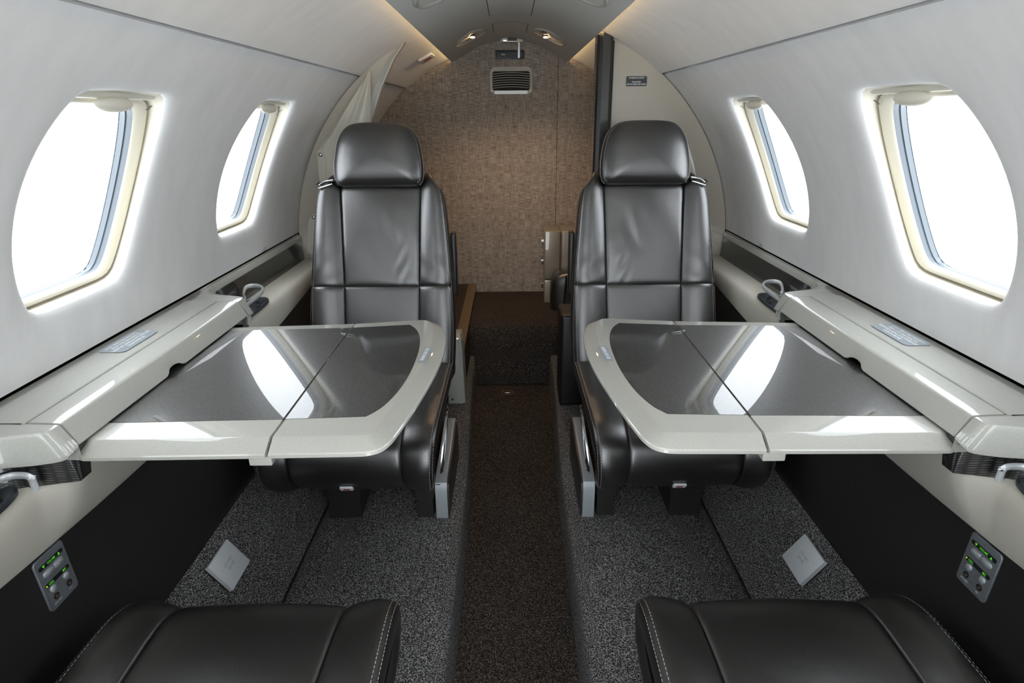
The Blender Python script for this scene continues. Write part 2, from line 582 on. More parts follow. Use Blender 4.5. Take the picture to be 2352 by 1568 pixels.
# windows
wn = 0
for s, side in ((-1, 'left'), (1, 'right')):
    for k, yc in enumerate(WIN_Y):
        wn += 1
        where = ['farther %s cabin window beside the seat headrest', 'large near %s cabin window above the table', 'third %s cabin window beside the camera', 'fourth %s cabin window behind the camera'][k] % side
        w = thing('window_%d' % wn, where, 'window', cyl(PHC, yc, R0, s), kind='structure')
        angs = [2 * math.pi * i / 96 for i in range(96)]
        RG = lambda r, phc, hw, hh, g=0.0: win_ring(yc, r, phc, hw, hh, angs, s, g)
        fl = s < 0
        part('reveal', loft([RG(0.7525, PHC, 0.1545, PHH + 0.05), RG(0.756, 25.85, 0.1580, 13.5), RG(0.777, 24.9, 0.1765, 12.75), RG(0.792, 24.9, 0.1765, 12.6)]), 'cream_plastic', w, 50, flip=fl)
        fr = part('frame', loft([RG(0.790, 24.9, 0.1745, 12.45), RG(0.7785, 24.9, 0.1745, 12.45), RG(0.7765, 24.85, 0.1715, 12.3), RG(0.778, 24.75, 0.166, 11.95), RG(0.784, 24.6, 0.156, 11.55), RG(0.788, 24.5, 0.1545, 11.4)]), 'cream_plastic', w, 50, flip=fl)
        part('seal', loft([RG(0.787, 24.5, 0.1550, 11.45), RG(0.790, 24.4, 0.1550, 11.4), RG(0.798, 24.25, 0.1565, 11.4), RG(0.7995, 24.2, 0.1545, 11.3), RG(0.812, 24.0, 0.1585, 11.35)]), 'seal_grey', w, 50, flip=fl)
        ring = RG(0.8105, 24.0, 0.1590, 11.4)
        cc = cyl(24.0, yc, 0.8105, s)
        rr = [[cc + (p - cc) * f for p in ring] for f in (1.0, 0.75, 0.5, 0.25, 0.02)]
        for r_ in rr:
            for i, p in enumerate(r_):
                l = math.hypot(p.x, p.z)
                r_[i] = Vector((p.x * 0.8105 / l, p.y, p.z * 0.8105 / l))
        part('pane', loft(rr, True, False, True), 'pane', w, 60)
        # raised shade: curved bottom rail with a moulded pull tab
        def rail(u, v):
            y = yc + (u - 0.5) * 0.214
            a = 2 * math.pi * v
            return cyl(38.45 + 0.75 * math.sin(a), y, 0.7700 + 0.0080 * math.cos(a), s)
        sh = part('shade', grid(rail, 24, 12), 'cream_shade', w, 60)
        def tab(u, v):
            a = 2 * math.pi * u
            b_ = math.pi * (v - 0.5)
            cy, cz, cr_ = 0.046 * math.cos(b_) * math.cos(a), 0.012 * math.cos(b_) * math.sin(a), 0.010 * math.sin(b_)
            return cyl(37.45 + math.degrees(cz / R0), yc + cy, 0.7600 + cr_, s)
        part('pull_tab', grid(tab, 32, 14, True), 'cream_shade', sh, 60)
        part('shade_track', grid(lambda u, v: cyl(37.2 - 0.9 * u, yc + 0.108 + 0.008 * v, 0.764 + 0.004 * u, s), 2, 2), 'black_plastic', w, 60)

# outer skin behind the openings so side daylight only enters through the panes
for s, side in ((-1, 'left'), (1, 'right')):
    pts = []
    for yc in WIN_Y:
        pts.append(loft([[cyl(p, y, 0.800, s) for y, p in cell_boundary(yc)], win_ring(yc, 0.8110, 24.0, 0.1575, 11.3, [math.atan2((p - PHC) * math.pi / 180 * R0, y - yc) for y, p in cell_boundary(yc)], s)]))
        pts.append(grid(lambda u, v: cyl(-54 + (PH0 + 54) * v, yc - CW + 2 * CW * u, 0.8, s), NSEG, 16))
        pts.append(grid(lambda u, v: cyl(PH1 + 9 * v, yc - CW + 2 * CW * u, 0.8, s), NSEG, 1))
    ed = [YB + 0.05]
    for yc in WIN_Y: ed += [yc + CW, yc - CW]
    ed.append(YF - 0.05)
    for k in range(0, len(ed), 2):
        for p0, p1 in ((-54, PH0), (PH0, PH1), (PH1, 54)):
            pts.append(grid(lambda u, v: cyl(p0 + (p1 - p0) * v, ed[k + 1] + (ed[k] - ed[k + 1]) * u, 0.8, s), 8, NSEG))
    o = part('trim_%d' % (1 if s < 0 else 2), merge(*pts), 'black_gap', None, 60)
    tag(o, 'dark outer fuselage skin around the %s window panes' % side, 'wall', kind='structure')

# ------------------------------------------------------------------ headliner, spine, coves
for s, side in ((-1, 'left'), (1, 'right')):
    def hl(u, v):
        y = YF + (YB + 0.02 - YF) * u
        k = round(v * 25)
        if k < 4:                         # rounded lower edge standing proud of the sidewall
            return cyl((49.75, 49.72, 49.80, 50.05)[k], y, R0 + (0.014, 0.001, -0.0035, -0.0065)[k], s)
        f = (k - 4) / 21.0
        return cyl(50.35 + (72.6 - 50.35) * f, y, R0 - 0.0070 + 0.002 * min(1, f * 4), s)
    o = part('ceiling_' + side, grid(hl, 60, 25), 'suede_head', None, 50, flip=s > 0)
    tag(o, 'pale suede headliner panel sloping over the %s windows' % side, 'ceiling', kind='structure')
SP = [(0.0, 0.762), (0.048, 0.757), (0.09, 0.747), (0.142, 0.731), (0.194, 0.704), (0.232, 0.684), (0.252, 0.673), (0.262, 0.669)]
def spine_z(x):
    return crv([(p[0], p[1], 0) for p in SP], abs(x))[0]
def spine_fn(u, v):
    x = (u - 0.5) * 2 * 0.262
    return Vector((x, YF + (YB + 0.01 - YF) * v, spine_z(x)))
lip = []
for s in (-1, 1):
    lip.append(grid(lambda u, v: Vector((s * (0.262 + 0.004 * math.sin(math.pi * v)), YF + (YB + 0.01 - YF) * u, 0.669 + 0.004 * v)), 30, 4))
o = part('ceiling_center', merge(grid(spine_fn, 48, 30), *lip), 'spine', None, 60, flip=True)
tag(o, 'grey ceiling spine panel running along the aisle', 'ceiling', kind='structure')
o = part('ceiling_top', grid(lambda u, v: Vector((0.83 * math.sin((u - 0.5) * 1.4), YF - 0.05 + (YB + 0.1 - YF) * v, 0.83 * math.cos((u - 0.5) * 1.4))), 24, 4), 'black_gap', None, 60)
tag(o, 'dark upper fuselage skin above the ceiling panels', 'ceiling', kind='structure')
for s, side in ((-1, 'left'), (1, 'right')):
    o = part('cove_light', box(s * 0.244 - 0.004, s * 0.244 + 0.004, YF + 0.02, YB - 0.02, 0.6835, 0.6865, 0), 'cove_glow', None, 0)
    tag(o, 'warm cove light strip hidden behind the %s edge of the ceiling spine' % side, 'light strip')

# ------------------------------------------------------------------ bulkheads
ang = [(-52 + 284 * k / 60.0) for k in range(61)]
def bulk(y, r, name, mat, label, flip):
    ring = [Vector((r * math.cos(math.radians(a)), y, r * math.sin(math.radians(a)))) for a in ang]
    top = [p for p in ring]
    n = len(ring)
    V = ring + [Vector((0, y, 0.0))]
    Fc = [(i, (i + 1) % n, n) for i in range(n)]
    o = part(name, (V, Fc), mat, None, 0, flip=flip)
    tag(o, label, 'wall', kind='structure')
bulk(YB, 0.80, 'wall_back', 'weave', 'aft bulkhead covered in brown woven fabric', False)
# door split line in the woven bulkhead
o = part('trim_3', box(0.2165, 0.2185, YB - 0.0012, YB + 0.002, -0.40, 0.700, 0), 'black_gap', None, 0)
tag(o, 'thin dark vertical split line in the woven bulkhead', 'trim', kind='structure')

# ------------------------------------------------------------------ floors
def aisle_x(y):
    f = min(1, max(0, (y - 1.35) / 1.05))
    return 0.137 + 0.027 * f * f * (3 - 2 * f)
for s, side in ((-1, 'left'), (1, 'right')):
    def fl_fn(u, v):
        y = YF + (YB + 0.02 - YF) * v
        ax = aisle_x(y)
        prof = [(0.53, ZF - 0.004), (0.40, ZF), (0.30, ZF), (ax + 0.03, ZF), (ax + 0.012, ZF - 0.001), (ax + 0.005, ZF - 0.004), (ax + 0.001, ZF - 0.010), (ax, ZF - 0.02), (ax - 0.004, ZA)]
        x, z = prof[round(u * 8)]
        return Vector((s * x, y, z))
    o = part('floor_' + side, grid(fl_fn, 8, 60), 'carpet', None, 60, flip=s < 0)
    tag(o, 'raised dark speckled carpet floor under the %s seats' % side, 'floor', kind='structure')
    def sl_fn(u, v):
        y = YF + (YB + 0.02 - YF) * v
        if u < 0.06:
            q = cyl(-46.9, y, R0 + 0.012, s)
        elif u < 0.12:
            q = cyl(-46.9, y, R0 - 0.004, s)
        else:
            q = cyl(-46.6 + (46.6 - 30.5) * (u - 0.12) / 0.88, y, R0 - 0.004, s)
        return q
    o = part('floor_slope_' + side, grid(sl_fn, 16, 40), 'carpet', None, 60)
    tag(o, 'sloping carpet strip climbing to the black %s sidewall' % side, 'floor', kind='structure')
    # bound edge of the sloping carpet
    part('carpet_binding', tube([cyl(-46.8, YF + (YB - YF) * k / 30.0, R0 - 0.0045, s) for k in range(31)], 0.0026, 6), 'leather_wall', o)
o = part('floor', grid(lambda u, v: Vector(((u - 0.5) * 0.4, YF + (2.50 - YF) * v, ZA)), 4, 40), 'carpet_warm_dim', None, 0)
tag(o, 'sunken carpeted aisle floor between the seats', 'floor', kind='structure')
prof = [(2.46, ZA - 0.01), (2.462, -0.66), (2.465, -0.50), (2.470, -0.435), (2.482, -0.413), (2.505, -0.405), (2.7, -0.405), (YB + 0.01, -0.405)]
o = part('floor_step', grid(lambda u, v: Vector(((u - 0.5) * 0.42, prof[round(v * 7)][0], prof[round(v * 7)][1])), 2, 7), 'carpet_warm_dim', None, 50)
tag(o, 'carpeted step at the end of the aisle below the woven bulkhead', 'step', kind='structure')
# floor access latch in the aisle
lt = thing('floor_latch', 'small brass flush latch set in the aisle carpet near the step', 'latch', (-0.024, 2.37, ZA))
part('latch_frame', merge(box(-0.05, 0.002, 2.350, 2.356, ZA, ZA + 0.003), box(-0.05, 0.002, 2.384, 2.390, ZA, ZA + 0.003), box(-0.05, -0.044, 2.350, 2.390, ZA, ZA + 0.003), box(-0.004, 0.002, 2.350, 2.390, ZA, ZA + 0.003)), 'wood_strip', lt, 0)
part('latch_pull', box(-0.036, -0.012, 2.364, 2.376, ZA, ZA + 0.004, 0.001), 'chrome', lt)

# lower sidewalls: black leather panel, cream armrest, closing skin
def zb(y):
    y = min(max(y, 0.2), 1.95)
    return -0.130 + 0.075 * (y - 1.05) ** 2
for s, side in ((-1, 'left'), (1, 'right')):
    def lw(u, v):
        y = YF + (YB + 0.02 - YF) * v
        top = zb(y) + 0.012
        pr = [(0.668, top + 0.015), (0.664, top), (0.662, top - 0.02), (0.657, -0.20), (0.645, -0.31), (0.6355, -0.388), (0.634, -0.40)]
        x, z = pr[round(u * 6)]
        return Vector((s * x, y, z))
    o = part('wall_lower_' + side, grid(lw, 6, 60), 'leather_wall', None, 60, flip=s > 0)
    tag(o, 'black leather lower sidewall panel on the %s' % side, 'wall', kind='structure')


# ------------------------------------------------------------------ cream armrests and side ledges
ZT = -0.020       # armrest top
for s, side in ((-1, 'left'), (1, 'right')):
    def ar(u, v):
        y = YF + (2.075 - YF) * v
        b_ = zb(y)
        k = min(1, max(0, (y - 0.700) / 0.03)) * min(1, max(0, (1.335 - y) / 0.05))
        k = k * k * (3 - 2 * k)          # the pad swells inward under the table housing
        e, t_ = 0.036 * k, ZT + 0.015 * k
        pr = [(0.735, ZT), (0.70, t_), (0.672 - e, t_), (0.660 - e, t_ - 0.002), (0.652 - e, t_ - 0.008), (0.648 - e, t_ - 0.018), (0.6475 - e * 0.85, t_ - 0.035), (0.650 - e * 0.45, (ZT + b_) / 2 - 0.01), (0.6545 - e * 0.06, b_ + 0.006), (0.658, b_), (0.668, b_ + 0.001)]
        x, z = pr[round(u * 10)]
        return Vector((s * x, y, z))
    ah = thing('armrest', 'cream leather armrest rail running along the %s sidewall' % side, 'armrest', (s * 0.66, 1.0, ZT), 'padded armrest rails')
    part('pad', grid(ar, 10, 140), 'leather_cream', ah, 60, flip=s > 0)

    # ledge ---------------------------------------------------------------
    lg = thing('side_ledge', 'silver painted side ledge below the %s windows with table housing' % side, 'side ledge', (s * 0.69, 1.0, ZT), 'painted side ledges')
    # stations: y, x of inner crease, z crease, x lip, z lip
    TR = (0.729, 0.0625, 0.7250, 0.047)
    ST = [(YF, *TR), (0.53, *TR), (0.585, 0.728, 0.062, 0.7235, 0.044), (0.630, 0.716, 0.062, 0.7105, 0.037), (0.660, 0.690, 0.063, 0.685, 0.028),
          (0.676, 0.664, 0.064, 0.658, 0.024), (0.685, 0.635, 0.064, 0.626, 0.022), (0.692, 0.612, 0.063, 0.596, 0.024), (0.700, 0.606, 0.063, 0.589, 0.028), (0.713, 0.605, 0.063, 0.588, 0.031)]
    SF = [(2.072, *TR), (1.478, *TR), (1.423, 0.728, 0.062, 0.7235, 0.044), (1.378, 0.716, 0.062, 0.7105, 0.037),
          (1.348, 0.690, 0.063, 0.685, 0.028), (1.332, 0.664, 0.064, 0.658, 0.024), (1.323, 0.635, 0.064, 0.626, 0.022), (1.316, 0.612, 0.063, 0.596, 0.024), (1.303, 0.606, 0.063, 0.589, 0.028), (1.278, 0.605, 0.063, 0.588, 0.031)]
    def strip(stations, ext=False):
        rings = []
        for (y, xc, zc, xl, zl) in stations:
            xm = (0.7375 + xc) / 2
            r_ = [(0.741, 0.040), (0.7385, 0.058), (0.7365, 0.0645), (0.734, 0.0662), (xm, 0.066 + (zc - 0.066) * 0.5 + 0.0006), (xc + 0.006, zc + 0.0006), (xc + 0.0015, zc), (xc - 0.0012, zc - 0.003), (xl + 0.0008, zl + 0.004), (xl, zl), (xl + 0.002, zl - 0.003), (xl + 0.008, zl - 0.003)]
            rings.append([Vector((s * x, y, z)) for x, z in r_])
        return loft(rings, False)
    def smooth_st(ST, n):
        P = cr([Vector(p[:3]) for p in ST], n)
        Q = cr([Vector((p[0], p[3], p[4])) for p in ST], n)
        return [(a.x, a.y, a.z, q.y, q.z) for a, q in zip(P, Q)]
    near = smooth_st(ST, 5)
    far = smooth_st(SF, 5)
    body = [strip(near), strip(list(reversed(far)))]
    # ledge beside the lid
    body.append(loft([[Vector((s * x, y, z)) for x, z in ((0.741, 0.040), (0.7385, 0.058), (0.7365, 0.0645), (0.734, 0.0662), (0.70, 0.0665), (0.6535, 0.0660), (0.6520, 0.0645), (0.6520, 0.045))] for y in (0.713, 0.99, 1.278)], False))
    # end faces at the lid gap
    for y in (0.713, 1.278):
        body.append(([Vector((s * x, y, z)) for x, z in ((0.655, 0.066), (0.605, 0.063), (0.588, 0.031), (0.588, 0.010), (0.655, 0.010))], [(0, 1, 2, 3, 4)]))
    part('ledge_body', merge(*body), 'silver_paint', lg, 40, flip=s > 0)
    # carbon trim under the ledge: troughs
    def trough(sts):
        def ry(y, xl):      # the carbon wall sits back under the ledge end
            k = min(1.0, max(0.0, (0.724 - xl) / 0.06)) * 0.024
            return y + k if y < 0.99 else y - k
        return loft([[Vector((s * x, yy, z)) for x, yy, z in ((xl + 0.006, y, zl - 0.001), (xl + 0.003, ry(y, xl), zl - 0.004), (max(xl - 0.004, 0.600), ry(y, xl), ZT - 0.004))] for (y, xc, zc, xl, zl) in sts], False)
    part('carbon_trim', merge(trough(near), trough(list(reversed(far)))), 'carbon_side', lg, 50, flip=s > 0)
    # dark table slot behind the lid
    part('table_slot', merge(box(min(s * 0.604, s * 0.735), max(s * 0.604, s * 0.735), 0.730, 1.274, -0.003, 0.004), box(min(s * 0.640, s * 0.735), max(s * 0.640, s * 0.735), 0.716, 1.274, 0.004, 0.045)), 'black_gap', lg, 0)
    # hinged lid with finger notch at the lip
    NY, ny0, ny1 = 72, 0.7165, 1.2745
    def lid(u, v):
        y = ny0 + (ny1 - ny0) * v
        nt_ = max(0.0, 1 - ((y - 0.972) / 0.024) ** 2) ** 0.5     # notch
        zl = 0.0315 + 0.0085 * nt_
        xl = 0.5885 + 0.0055 * nt_
        pr = [(0.6505, 0.046), (0.6505, 0.0630), (0.6490, 0.0650), (0.6465, 0.0655), (0.628, 0.0650), (0.6105, 0.0640), (0.6065, 0.0632), (0.6035, 0.0610), (0.5905, 0.0355), (0.5890, 0.0330), (0.5895, 0.0315), (0.5935, 0.0315)]
        k = round(u * 11)
        x, z = pr[k]
        if k >= 8:
            z = max(z, zl + (z - 0.0315))
            x = max(x, xl + (x - 0.5890) if k > 8 else x + 0.004 * nt_)
        return Vector((s * x, y, z))
    caps = []
    for v in (0.0, 1.0):
        caps.append(([lid(k / 11, v) for k in range(12)] , [tuple(range(12))]))
    part('table_lid', merge(grid(lid, 11, NY), *caps), 'silver_paint', lg, 35, flip=s > 0)

    # placard on the ledge
    pl = thing('ledge_placard', 'grey printed placard on the %s side ledge under the near window' % side, 'placard', (s * 0.694, 1.02, 0.0672), 'printed table stowage placards')
    T = plateT((s * 0.6935, 1.022, 0.0671), (0, -s, 0), (s, 0, 0))
    part('plate', prism(rrect(0.112, 0.048, 0.010), lambda x, y: (x, y, 0.0), lambda x, y: (x, y, 0.0006)), 'label_grey', pl, 0, T)
    lines = ['DO NOT OPERATE TABLE UNLESS SEAT IS', 'UPRIGHT. STOW TABLE DURING TAXI,', 'TAKEOFF AND LANDING. DO NOT EXCEED LOAD', 'OR LEAN ON OPEN TABLE']
    vf = merge(*[moved(text_vf(l, 0.0088, bold=0.00025), dy=0.014 - 0.0093 * i, dz=0.0009, sx=0.56 if i < 3 else 0.5) for i, l in enumerate(lines)])
    part('lettering', vf, 'label_white', pl, 0, T)

    # ------------------------------------------------------------- folding table
    ta = thing('folding_table', 'open %s folding table, silver frame with glossy carbon inlay' % side, 'table', (s * 0.45, 0.98, 0.008), 'open folding tables')
    ZTOP = 0.0285
    LA = [(0.3378, 0.714), (0.3378, 1.2485), (0.205, 1.2705), (0.182, 1.2665), (0.163, 1.248), (0.150, 1.215), (0.1415, 1.17), (0.1375, 1.11), (0.1385, 1.05), (0.143, 0.98), (0.151, 0.91), (0.161, 0.84), (0.172, 0.775), (0.179, 0.745), (0.189, 0.727), (0.205, 0.7185), (0.225, 0.7165)]
    LA = LA[:2] + [(p.x, p.y) for p in cr([Vector(p) for p in LA[2:]], 4)]
    LB = [(0.3422, 0.714), (0.560, 0.7105), (0.586, 0.7105), (0.604, 0.7185), (0.604, 1.2290), (0.3422, 1.2480)]
    IA = [(0.3382, 0.790), (0.3382, 1.196), (0.221, 1.2115), (0.204, 1.183), (0.191, 1.14), (0.1835, 1.09), (0.1805, 1.03), (0.181, 0.97), (0.185, 0.915), (0.193, 0.865), (0.206, 0.822), (0.222, 0.796)]
    IA = IA[:2] + [(p.x, p.y) for p in cr([Vector(p) for p in IA[2:]], 4)]
    IB = [(0.3418, 0.7895), (0.6035, 0.783), (0.6035, 1.182), (0.3418, 1.1955)]
    def ccw(o):
        a = sum(o[i - 1][0] * o[i][1] - o[i][0] * o[i - 1][1] for i in range(len(o)))
        return o if a > 0 else list(reversed(o))
    def leaf(o, hinge_x, wall_x=None):
        o = ccw(o)
        n = len(o)
        fixed = [i for i in range(n) if (abs(o[i][0] - hinge_x) < 1e-4 and abs(o[(i + 1) % n][0] - hinge_x) < 1e-4) or (wall_x and abs(o[i][0] - wall_x) < 1e-4 and abs(o[(i + 1) % n][0] - wall_x) < 1e-4)]
        rings = []
        for d, z in ((0.010, 0.0075), (0.002, 0.008), (0.0, 0.0095), (0.0, 0.0140), (0.0012, 0.0158), (0.0235, 0.0278), (0.0265, ZTOP)):
            rings.append([(x, y, z) for x, y in inset(o, d, fixed)])
        return loft(rings, True, True, True)
    TILT = 0.040          # the open leaf rises slightly towards the aisle
    def tl(v):
        k = (0.4135 - TILT * (0.60 - v[0])) / 0.4135
        x = (v[0] - 0.60) * k + 0.60 - 0.60 * (1 - k)
        return Vector((s * x, v[1] * k, v[2] + TILT * (0.60 - v[0])))
    mk = lambda vf: ([tl(v) for v in vf[0]], vf[1])
    fa = part('fold_leaf', mk(leaf(LA, 0.3378)), 'silver_light', ta, 25, flip=s < 0)
    fb = part('fixed_leaf', mk(leaf(LB, 0.3422, 0.604)), 'silver_light', ta, 25, flip=s < 0)
    def inlay(o):
        o = ccw(o)
        return prism(o, lambda x, y: (x, y, ZTOP - 0.002), lambda x, y: (x, y, ZTOP + 0.0006))
    part('carbon_inlay', mk(inlay(IA)), 'carbon_flat', fa, 0, flip=s < 0)
    part('carbon_inlay', mk(inlay(IB)), 'carbon_flat', fb, 0, flip=s < 0)
    part('hinge_strip', mk(box(0.3382, 0.3418, 0.742, 1.218, 0.010, 0.0255)), 'panel_beige', ta, 0)
    part('hinge_block', mk(box(0.335, 0.366, 0.7155, 0.735, -0.003, 0.010, 0.002)), 'silver_light', ta)
    # tiny load placard on the rounded end of the table
    ux = Vector((0.06, 1.0, 0)) if s < 0 else Vector((0.06, -1.0, 0))
    uy = Vector((-ux.y, ux.x, 0.04 * s * ux.y))
    T = plateT(tl((0.1670, 1.040, ZTOP + 0.0005)), ux, uy)
    lp = thing('table_placard', 'small grey load placard on the rounded end of the %s table' % side, 'placard', (s * 0.167, 1.04, ZTOP), 'table load placards')
    part('plate', prism(rrect(0.072, 0.0135, 0.004), lambda x, y: (x, y, 0), lambda x, y: (x, y, 0.0006)), 'label_grey', lp, 0, T)
    part('lettering', moved(text_vf('MAXIMUM LOAD 15 LBS', 0.0088, bold=0.0003), dz=0.0009, sx=0.60), 'label_white', lp, 0, T)

    # ------------------------------------------------------------- cup holders in the troughs
    for far_, yc, ly in ((True, 1.455, 0.120), (False, 0.590, 0.095)):
        ch = thing('cup_holder', 'dark cup holder with silver hoop %s the %s table' % ('beyond' if far_ else 'in front of', side), 'cup holder', (s * 0.680, yc, ZT), 'armrest cup holders')
        def bowl(u, v):
            a = 2 * math.pi * u
            f, z = [(1.06, 0.0), (1.06, 0.005), (1.02, 0.0075), (0.95, 0.0075), (0.90, 0.0055), (0.0, 0.0050)][round(v * 5)]
            k = 0.72
            cx = math.copysign(abs(math.cos(a)) ** k, math.cos(a)) * 0.031 * f
            cy = math.copysign(abs(math.sin(a)) ** k, math.sin(a)) * ly * f
            return Vector((s * (0.679 + cx), yc + cy, ZT + z))
        part('tray', grid(bowl, 48, 5, True), 'dark_bowl', ch, 40)
        for oy, rr_, ry in ((-0.052, 0.026, 1.35), (0.038, 0.025, 1.5)):
            part('cup_well', loft([[Vector((s * (0.680 + math.cos(a) * rr_ * f), yc + oy + math.sin(a) * rr_ * ry * f, ZT + z)) for a in [2 * math.pi * i / 28 for i in range(28)]] for f, z in ((1.06, 0.0050), (1.03, 0.0105), (0.97, 0.0115), (0.90, 0.0090), (0.86, 0.0056))]), 'dark_bowl', ch, 50)
            part('well_floor', loft([[Vector((s * (0.680 + math.cos(a) * rr_ * f), yc + oy + math.sin(a) * rr_ * ry * f, ZT + 0.0056)) for a in [2 * math.pi * i / 28 for i in range(28)]] for f in (0.9, 0.02)], True, False, True), 'black_gap', ch, 0)
        if far_:
            hp = [(0.642, 1.398, ZT - 0.001), (0.641, 1.394, 0.010), (0.641, 1.392, 0.0195), (0.6415, 1.408, 0.0205), (0.6425, 1.455, 0.0205), (0.648, 1.510, 0.0205), (0.662, 1.548, 0.0205), (0.682, 1.569, 0.0205), (0.702, 1.572, 0.020), (0.712, 1.560, 0.018), (0.713, 1.545, 0.005), (0.713, 1.542, ZT + 0.004)]
        else:
            hp = [(0.643, 0.690, ZT - 0.001), (0.642, 0.688, -0.005), (0.642, 0.687, 0.0), (0.648, 0.688, 0.002), (0.660, 0.689, 0.002), (0.670, 0.686, 0.002), (0.678, 0.675, 0.002), (0.684, 0.63, 0.002), (0.688, 0.58, 0.002), (0.690, 0.52, 0.002), (0.692, 0.50, -0.006), (0.692, 0.497, ZT + 0.004)]
        part('hoop', tube([Vector((s * x, y, z)) for x, y, z in cr([Vector(p) for p in hp], 4)], 0.0045, 8, flat=(0.0032, 0.0055)), 'bracket_silver', ch, 60)

    # ------------------------------------------------------------- passenger control unit on the black sidewall
    pc = thing('control_panel', 'brushed metal passenger control panel on the %s black sidewall' % side, 'control panel', (s * 0.662, 0.692, -0.165), 'passenger control panels')
    ux = Vector((0, -s, 0))
    uy = Vector((s * 0.06, 0, 1.0))
    T = plateT((s * 0.6585, 0.692, -0.1655), ux, uy)
    part('plate', slab(rrect(0.0565, 0.083, 0.006), 0.0, 0.003, 0.001), 'brushed_alu', pc, 40, T)
    for yy, tx in ((0.027, 1), (-0.0015, 2)):
        w_ = part('display_window', prism(rrect(0.047, 0.0065, 0.0032), lambda x, y: (x, y + yy, 0.0028), lambda x, y: (x, y + yy, 0.0034)), 'black_plastic', pc, 0, T)
        if tx == 1:
            tri = lambda cx, d: ([Vector((cx - 0.0024, yy - 0.0022 * d, 0.0037)), Vector((cx + 0.0024, yy - 0.0022 * d, 0.0037)), Vector((cx, yy + 0.0022 * d, 0.0037))], [(0, 1, 2)])
            part('lettering', merge(tri(-0.0145, -1), tri(0.0145, 1), moved(text_vf('VOLUME', 0.0047, bold=0.00008), dy=yy, dz=0.0037, sx=0.85)), 'green_led', w_, 0, T)
        else:
            part('lettering', merge(moved(text_vf('CALL', 0.0050, bold=0.0001), dx=-0.0125, dy=yy, dz=0.0037, sx=0.8), moved(text_vf('MIC', 0.0050, bold=0.0001), dx=0.0135, dy=yy, dz=0.0037, sx=0.8)), 'green_led', w_, 0, T)
            part('call_light', prism([(-0.0212 + 0.0013 * math.cos(a), yy + 0.0013 * math.sin(a)) for a in [k * math.pi / 5 for k in range(10)]], lambda x, y: (x, y, 0.0034), lambda x, y: (x, y, 0.0038)), 'yellow_led', w_, 0, T)
    for k, cx in enumerate((-0.0103, 0.0103)):
        def btn(u, v, cx=cx, k=k):
            a = 2 * math.pi * u
            f = math.cos(v * math.pi / 2)
            x = 0.0095 * math.copysign(abs(math.cos(a)) ** 0.6, math.cos(a)) * max(f, 0.02) ** 0.5
            y = 0.0050 * math.copysign(abs(math.sin(a)) ** 0.8, math.sin(a)) * max(f, 0.02) ** 0.5
            if (x < 0) == (k == 1): x = max(-0.0093, min(0.0093, x * 1.15))
            return Vector((cx + x, 0.0150 + y, 0.003 + 0.0035 * v))
        part('volume_button', grid(btn, 28, 6, True), 'satin_grey', pc, 50, T)
    for cx in (-0.0125, 0.0135):
        part('button', grid(lambda u, v, cx=cx: Vector((cx + 0.0056 * math.cos(2 * math.pi * u) * math.cos(v * 1.55), -0.0115 + 0.0056 * math.sin(2 * math.pi * u) * math.cos(v * 1.55), 0.003 + 0.003 * math.sin(v * 1.55))), 24, 6, True), 'satin_grey', pc, 60, T)
        jk = part('jack_socket', grid(lambda u, v, cx=cx: Vector((cx + (0.0048, 0.0050, 0.0040, 0.0034, 0.0001)[round(v * 4)] * math.cos(2 * math.pi * u), -0.0250 + (0.0048, 0.0050, 0.0040, 0.0034, 0.0001)[round(v * 4)] * math.sin(2 * math.pi * u), (0.003, 0.0038, 0.0038, 0.0032, 0.0031)[round(v * 4)])), 24, 4, True), 'black_plastic', pc, 50, T)
        part('contact', tube([(cx + 0.0018 * math.cos(a), -0.025 + 0.0018 * math.sin(a), 0.0034) for a in [2 * math.pi * k / 16 for k in range(16)]], 0.0005, 6, True), 'wood_strip', jk, 60, T)
    part('lettering', merge(moved(text_vf('PHONES', 0.0042, bold=0.00005), dx=-0.0125, dy=-0.0340, dz=0.0032, sx=0.9), moved(text_vf('MIC', 0.0042, bold=0.00005), dx=0.0135, dy=-0.0340, dz=0.0032, sx=0.9)), 'plate_alu', pc, 0, T)

    # ------------------------------------------------------------- mains outlet cover on the sloping carpet
    oc = thing('outlet_cover', 'brushed aluminium power outlet cover on the %s sloping carpet' % side, 'outlet cover', cyl(-35.5, 1.008, R0 - 0.004, s), 'power outlet covers')
    nrm = -cyl(-35.5, 0, 1.0, s)
    ux = Vector((0, -s, 0))
    uy = nrm.cross(ux)
    T = plateT(cyl(-35.3, 1.008, R0 - 0.003, s), ux, uy)
    part('base', box(-0.041, 0.041, -0.033, 0.033, -0.003, 0.006, 0.001), 'dark_metal', oc, 40, T)
    cv = part('cover', box(-0.043, 0.043, -0.035, 0.035, 0.006, 0.0155, 0.0008), 'plate_alu', oc, 40, T)
    part('lettering', merge(moved(text_vf('115 VAC', 0.0092), dy=0.006, dz=0.0158), moved(text_vf('60 HZ', 0.0092), dy=-0.004, dz=0.0158)), 'engrave', cv, 0, T)

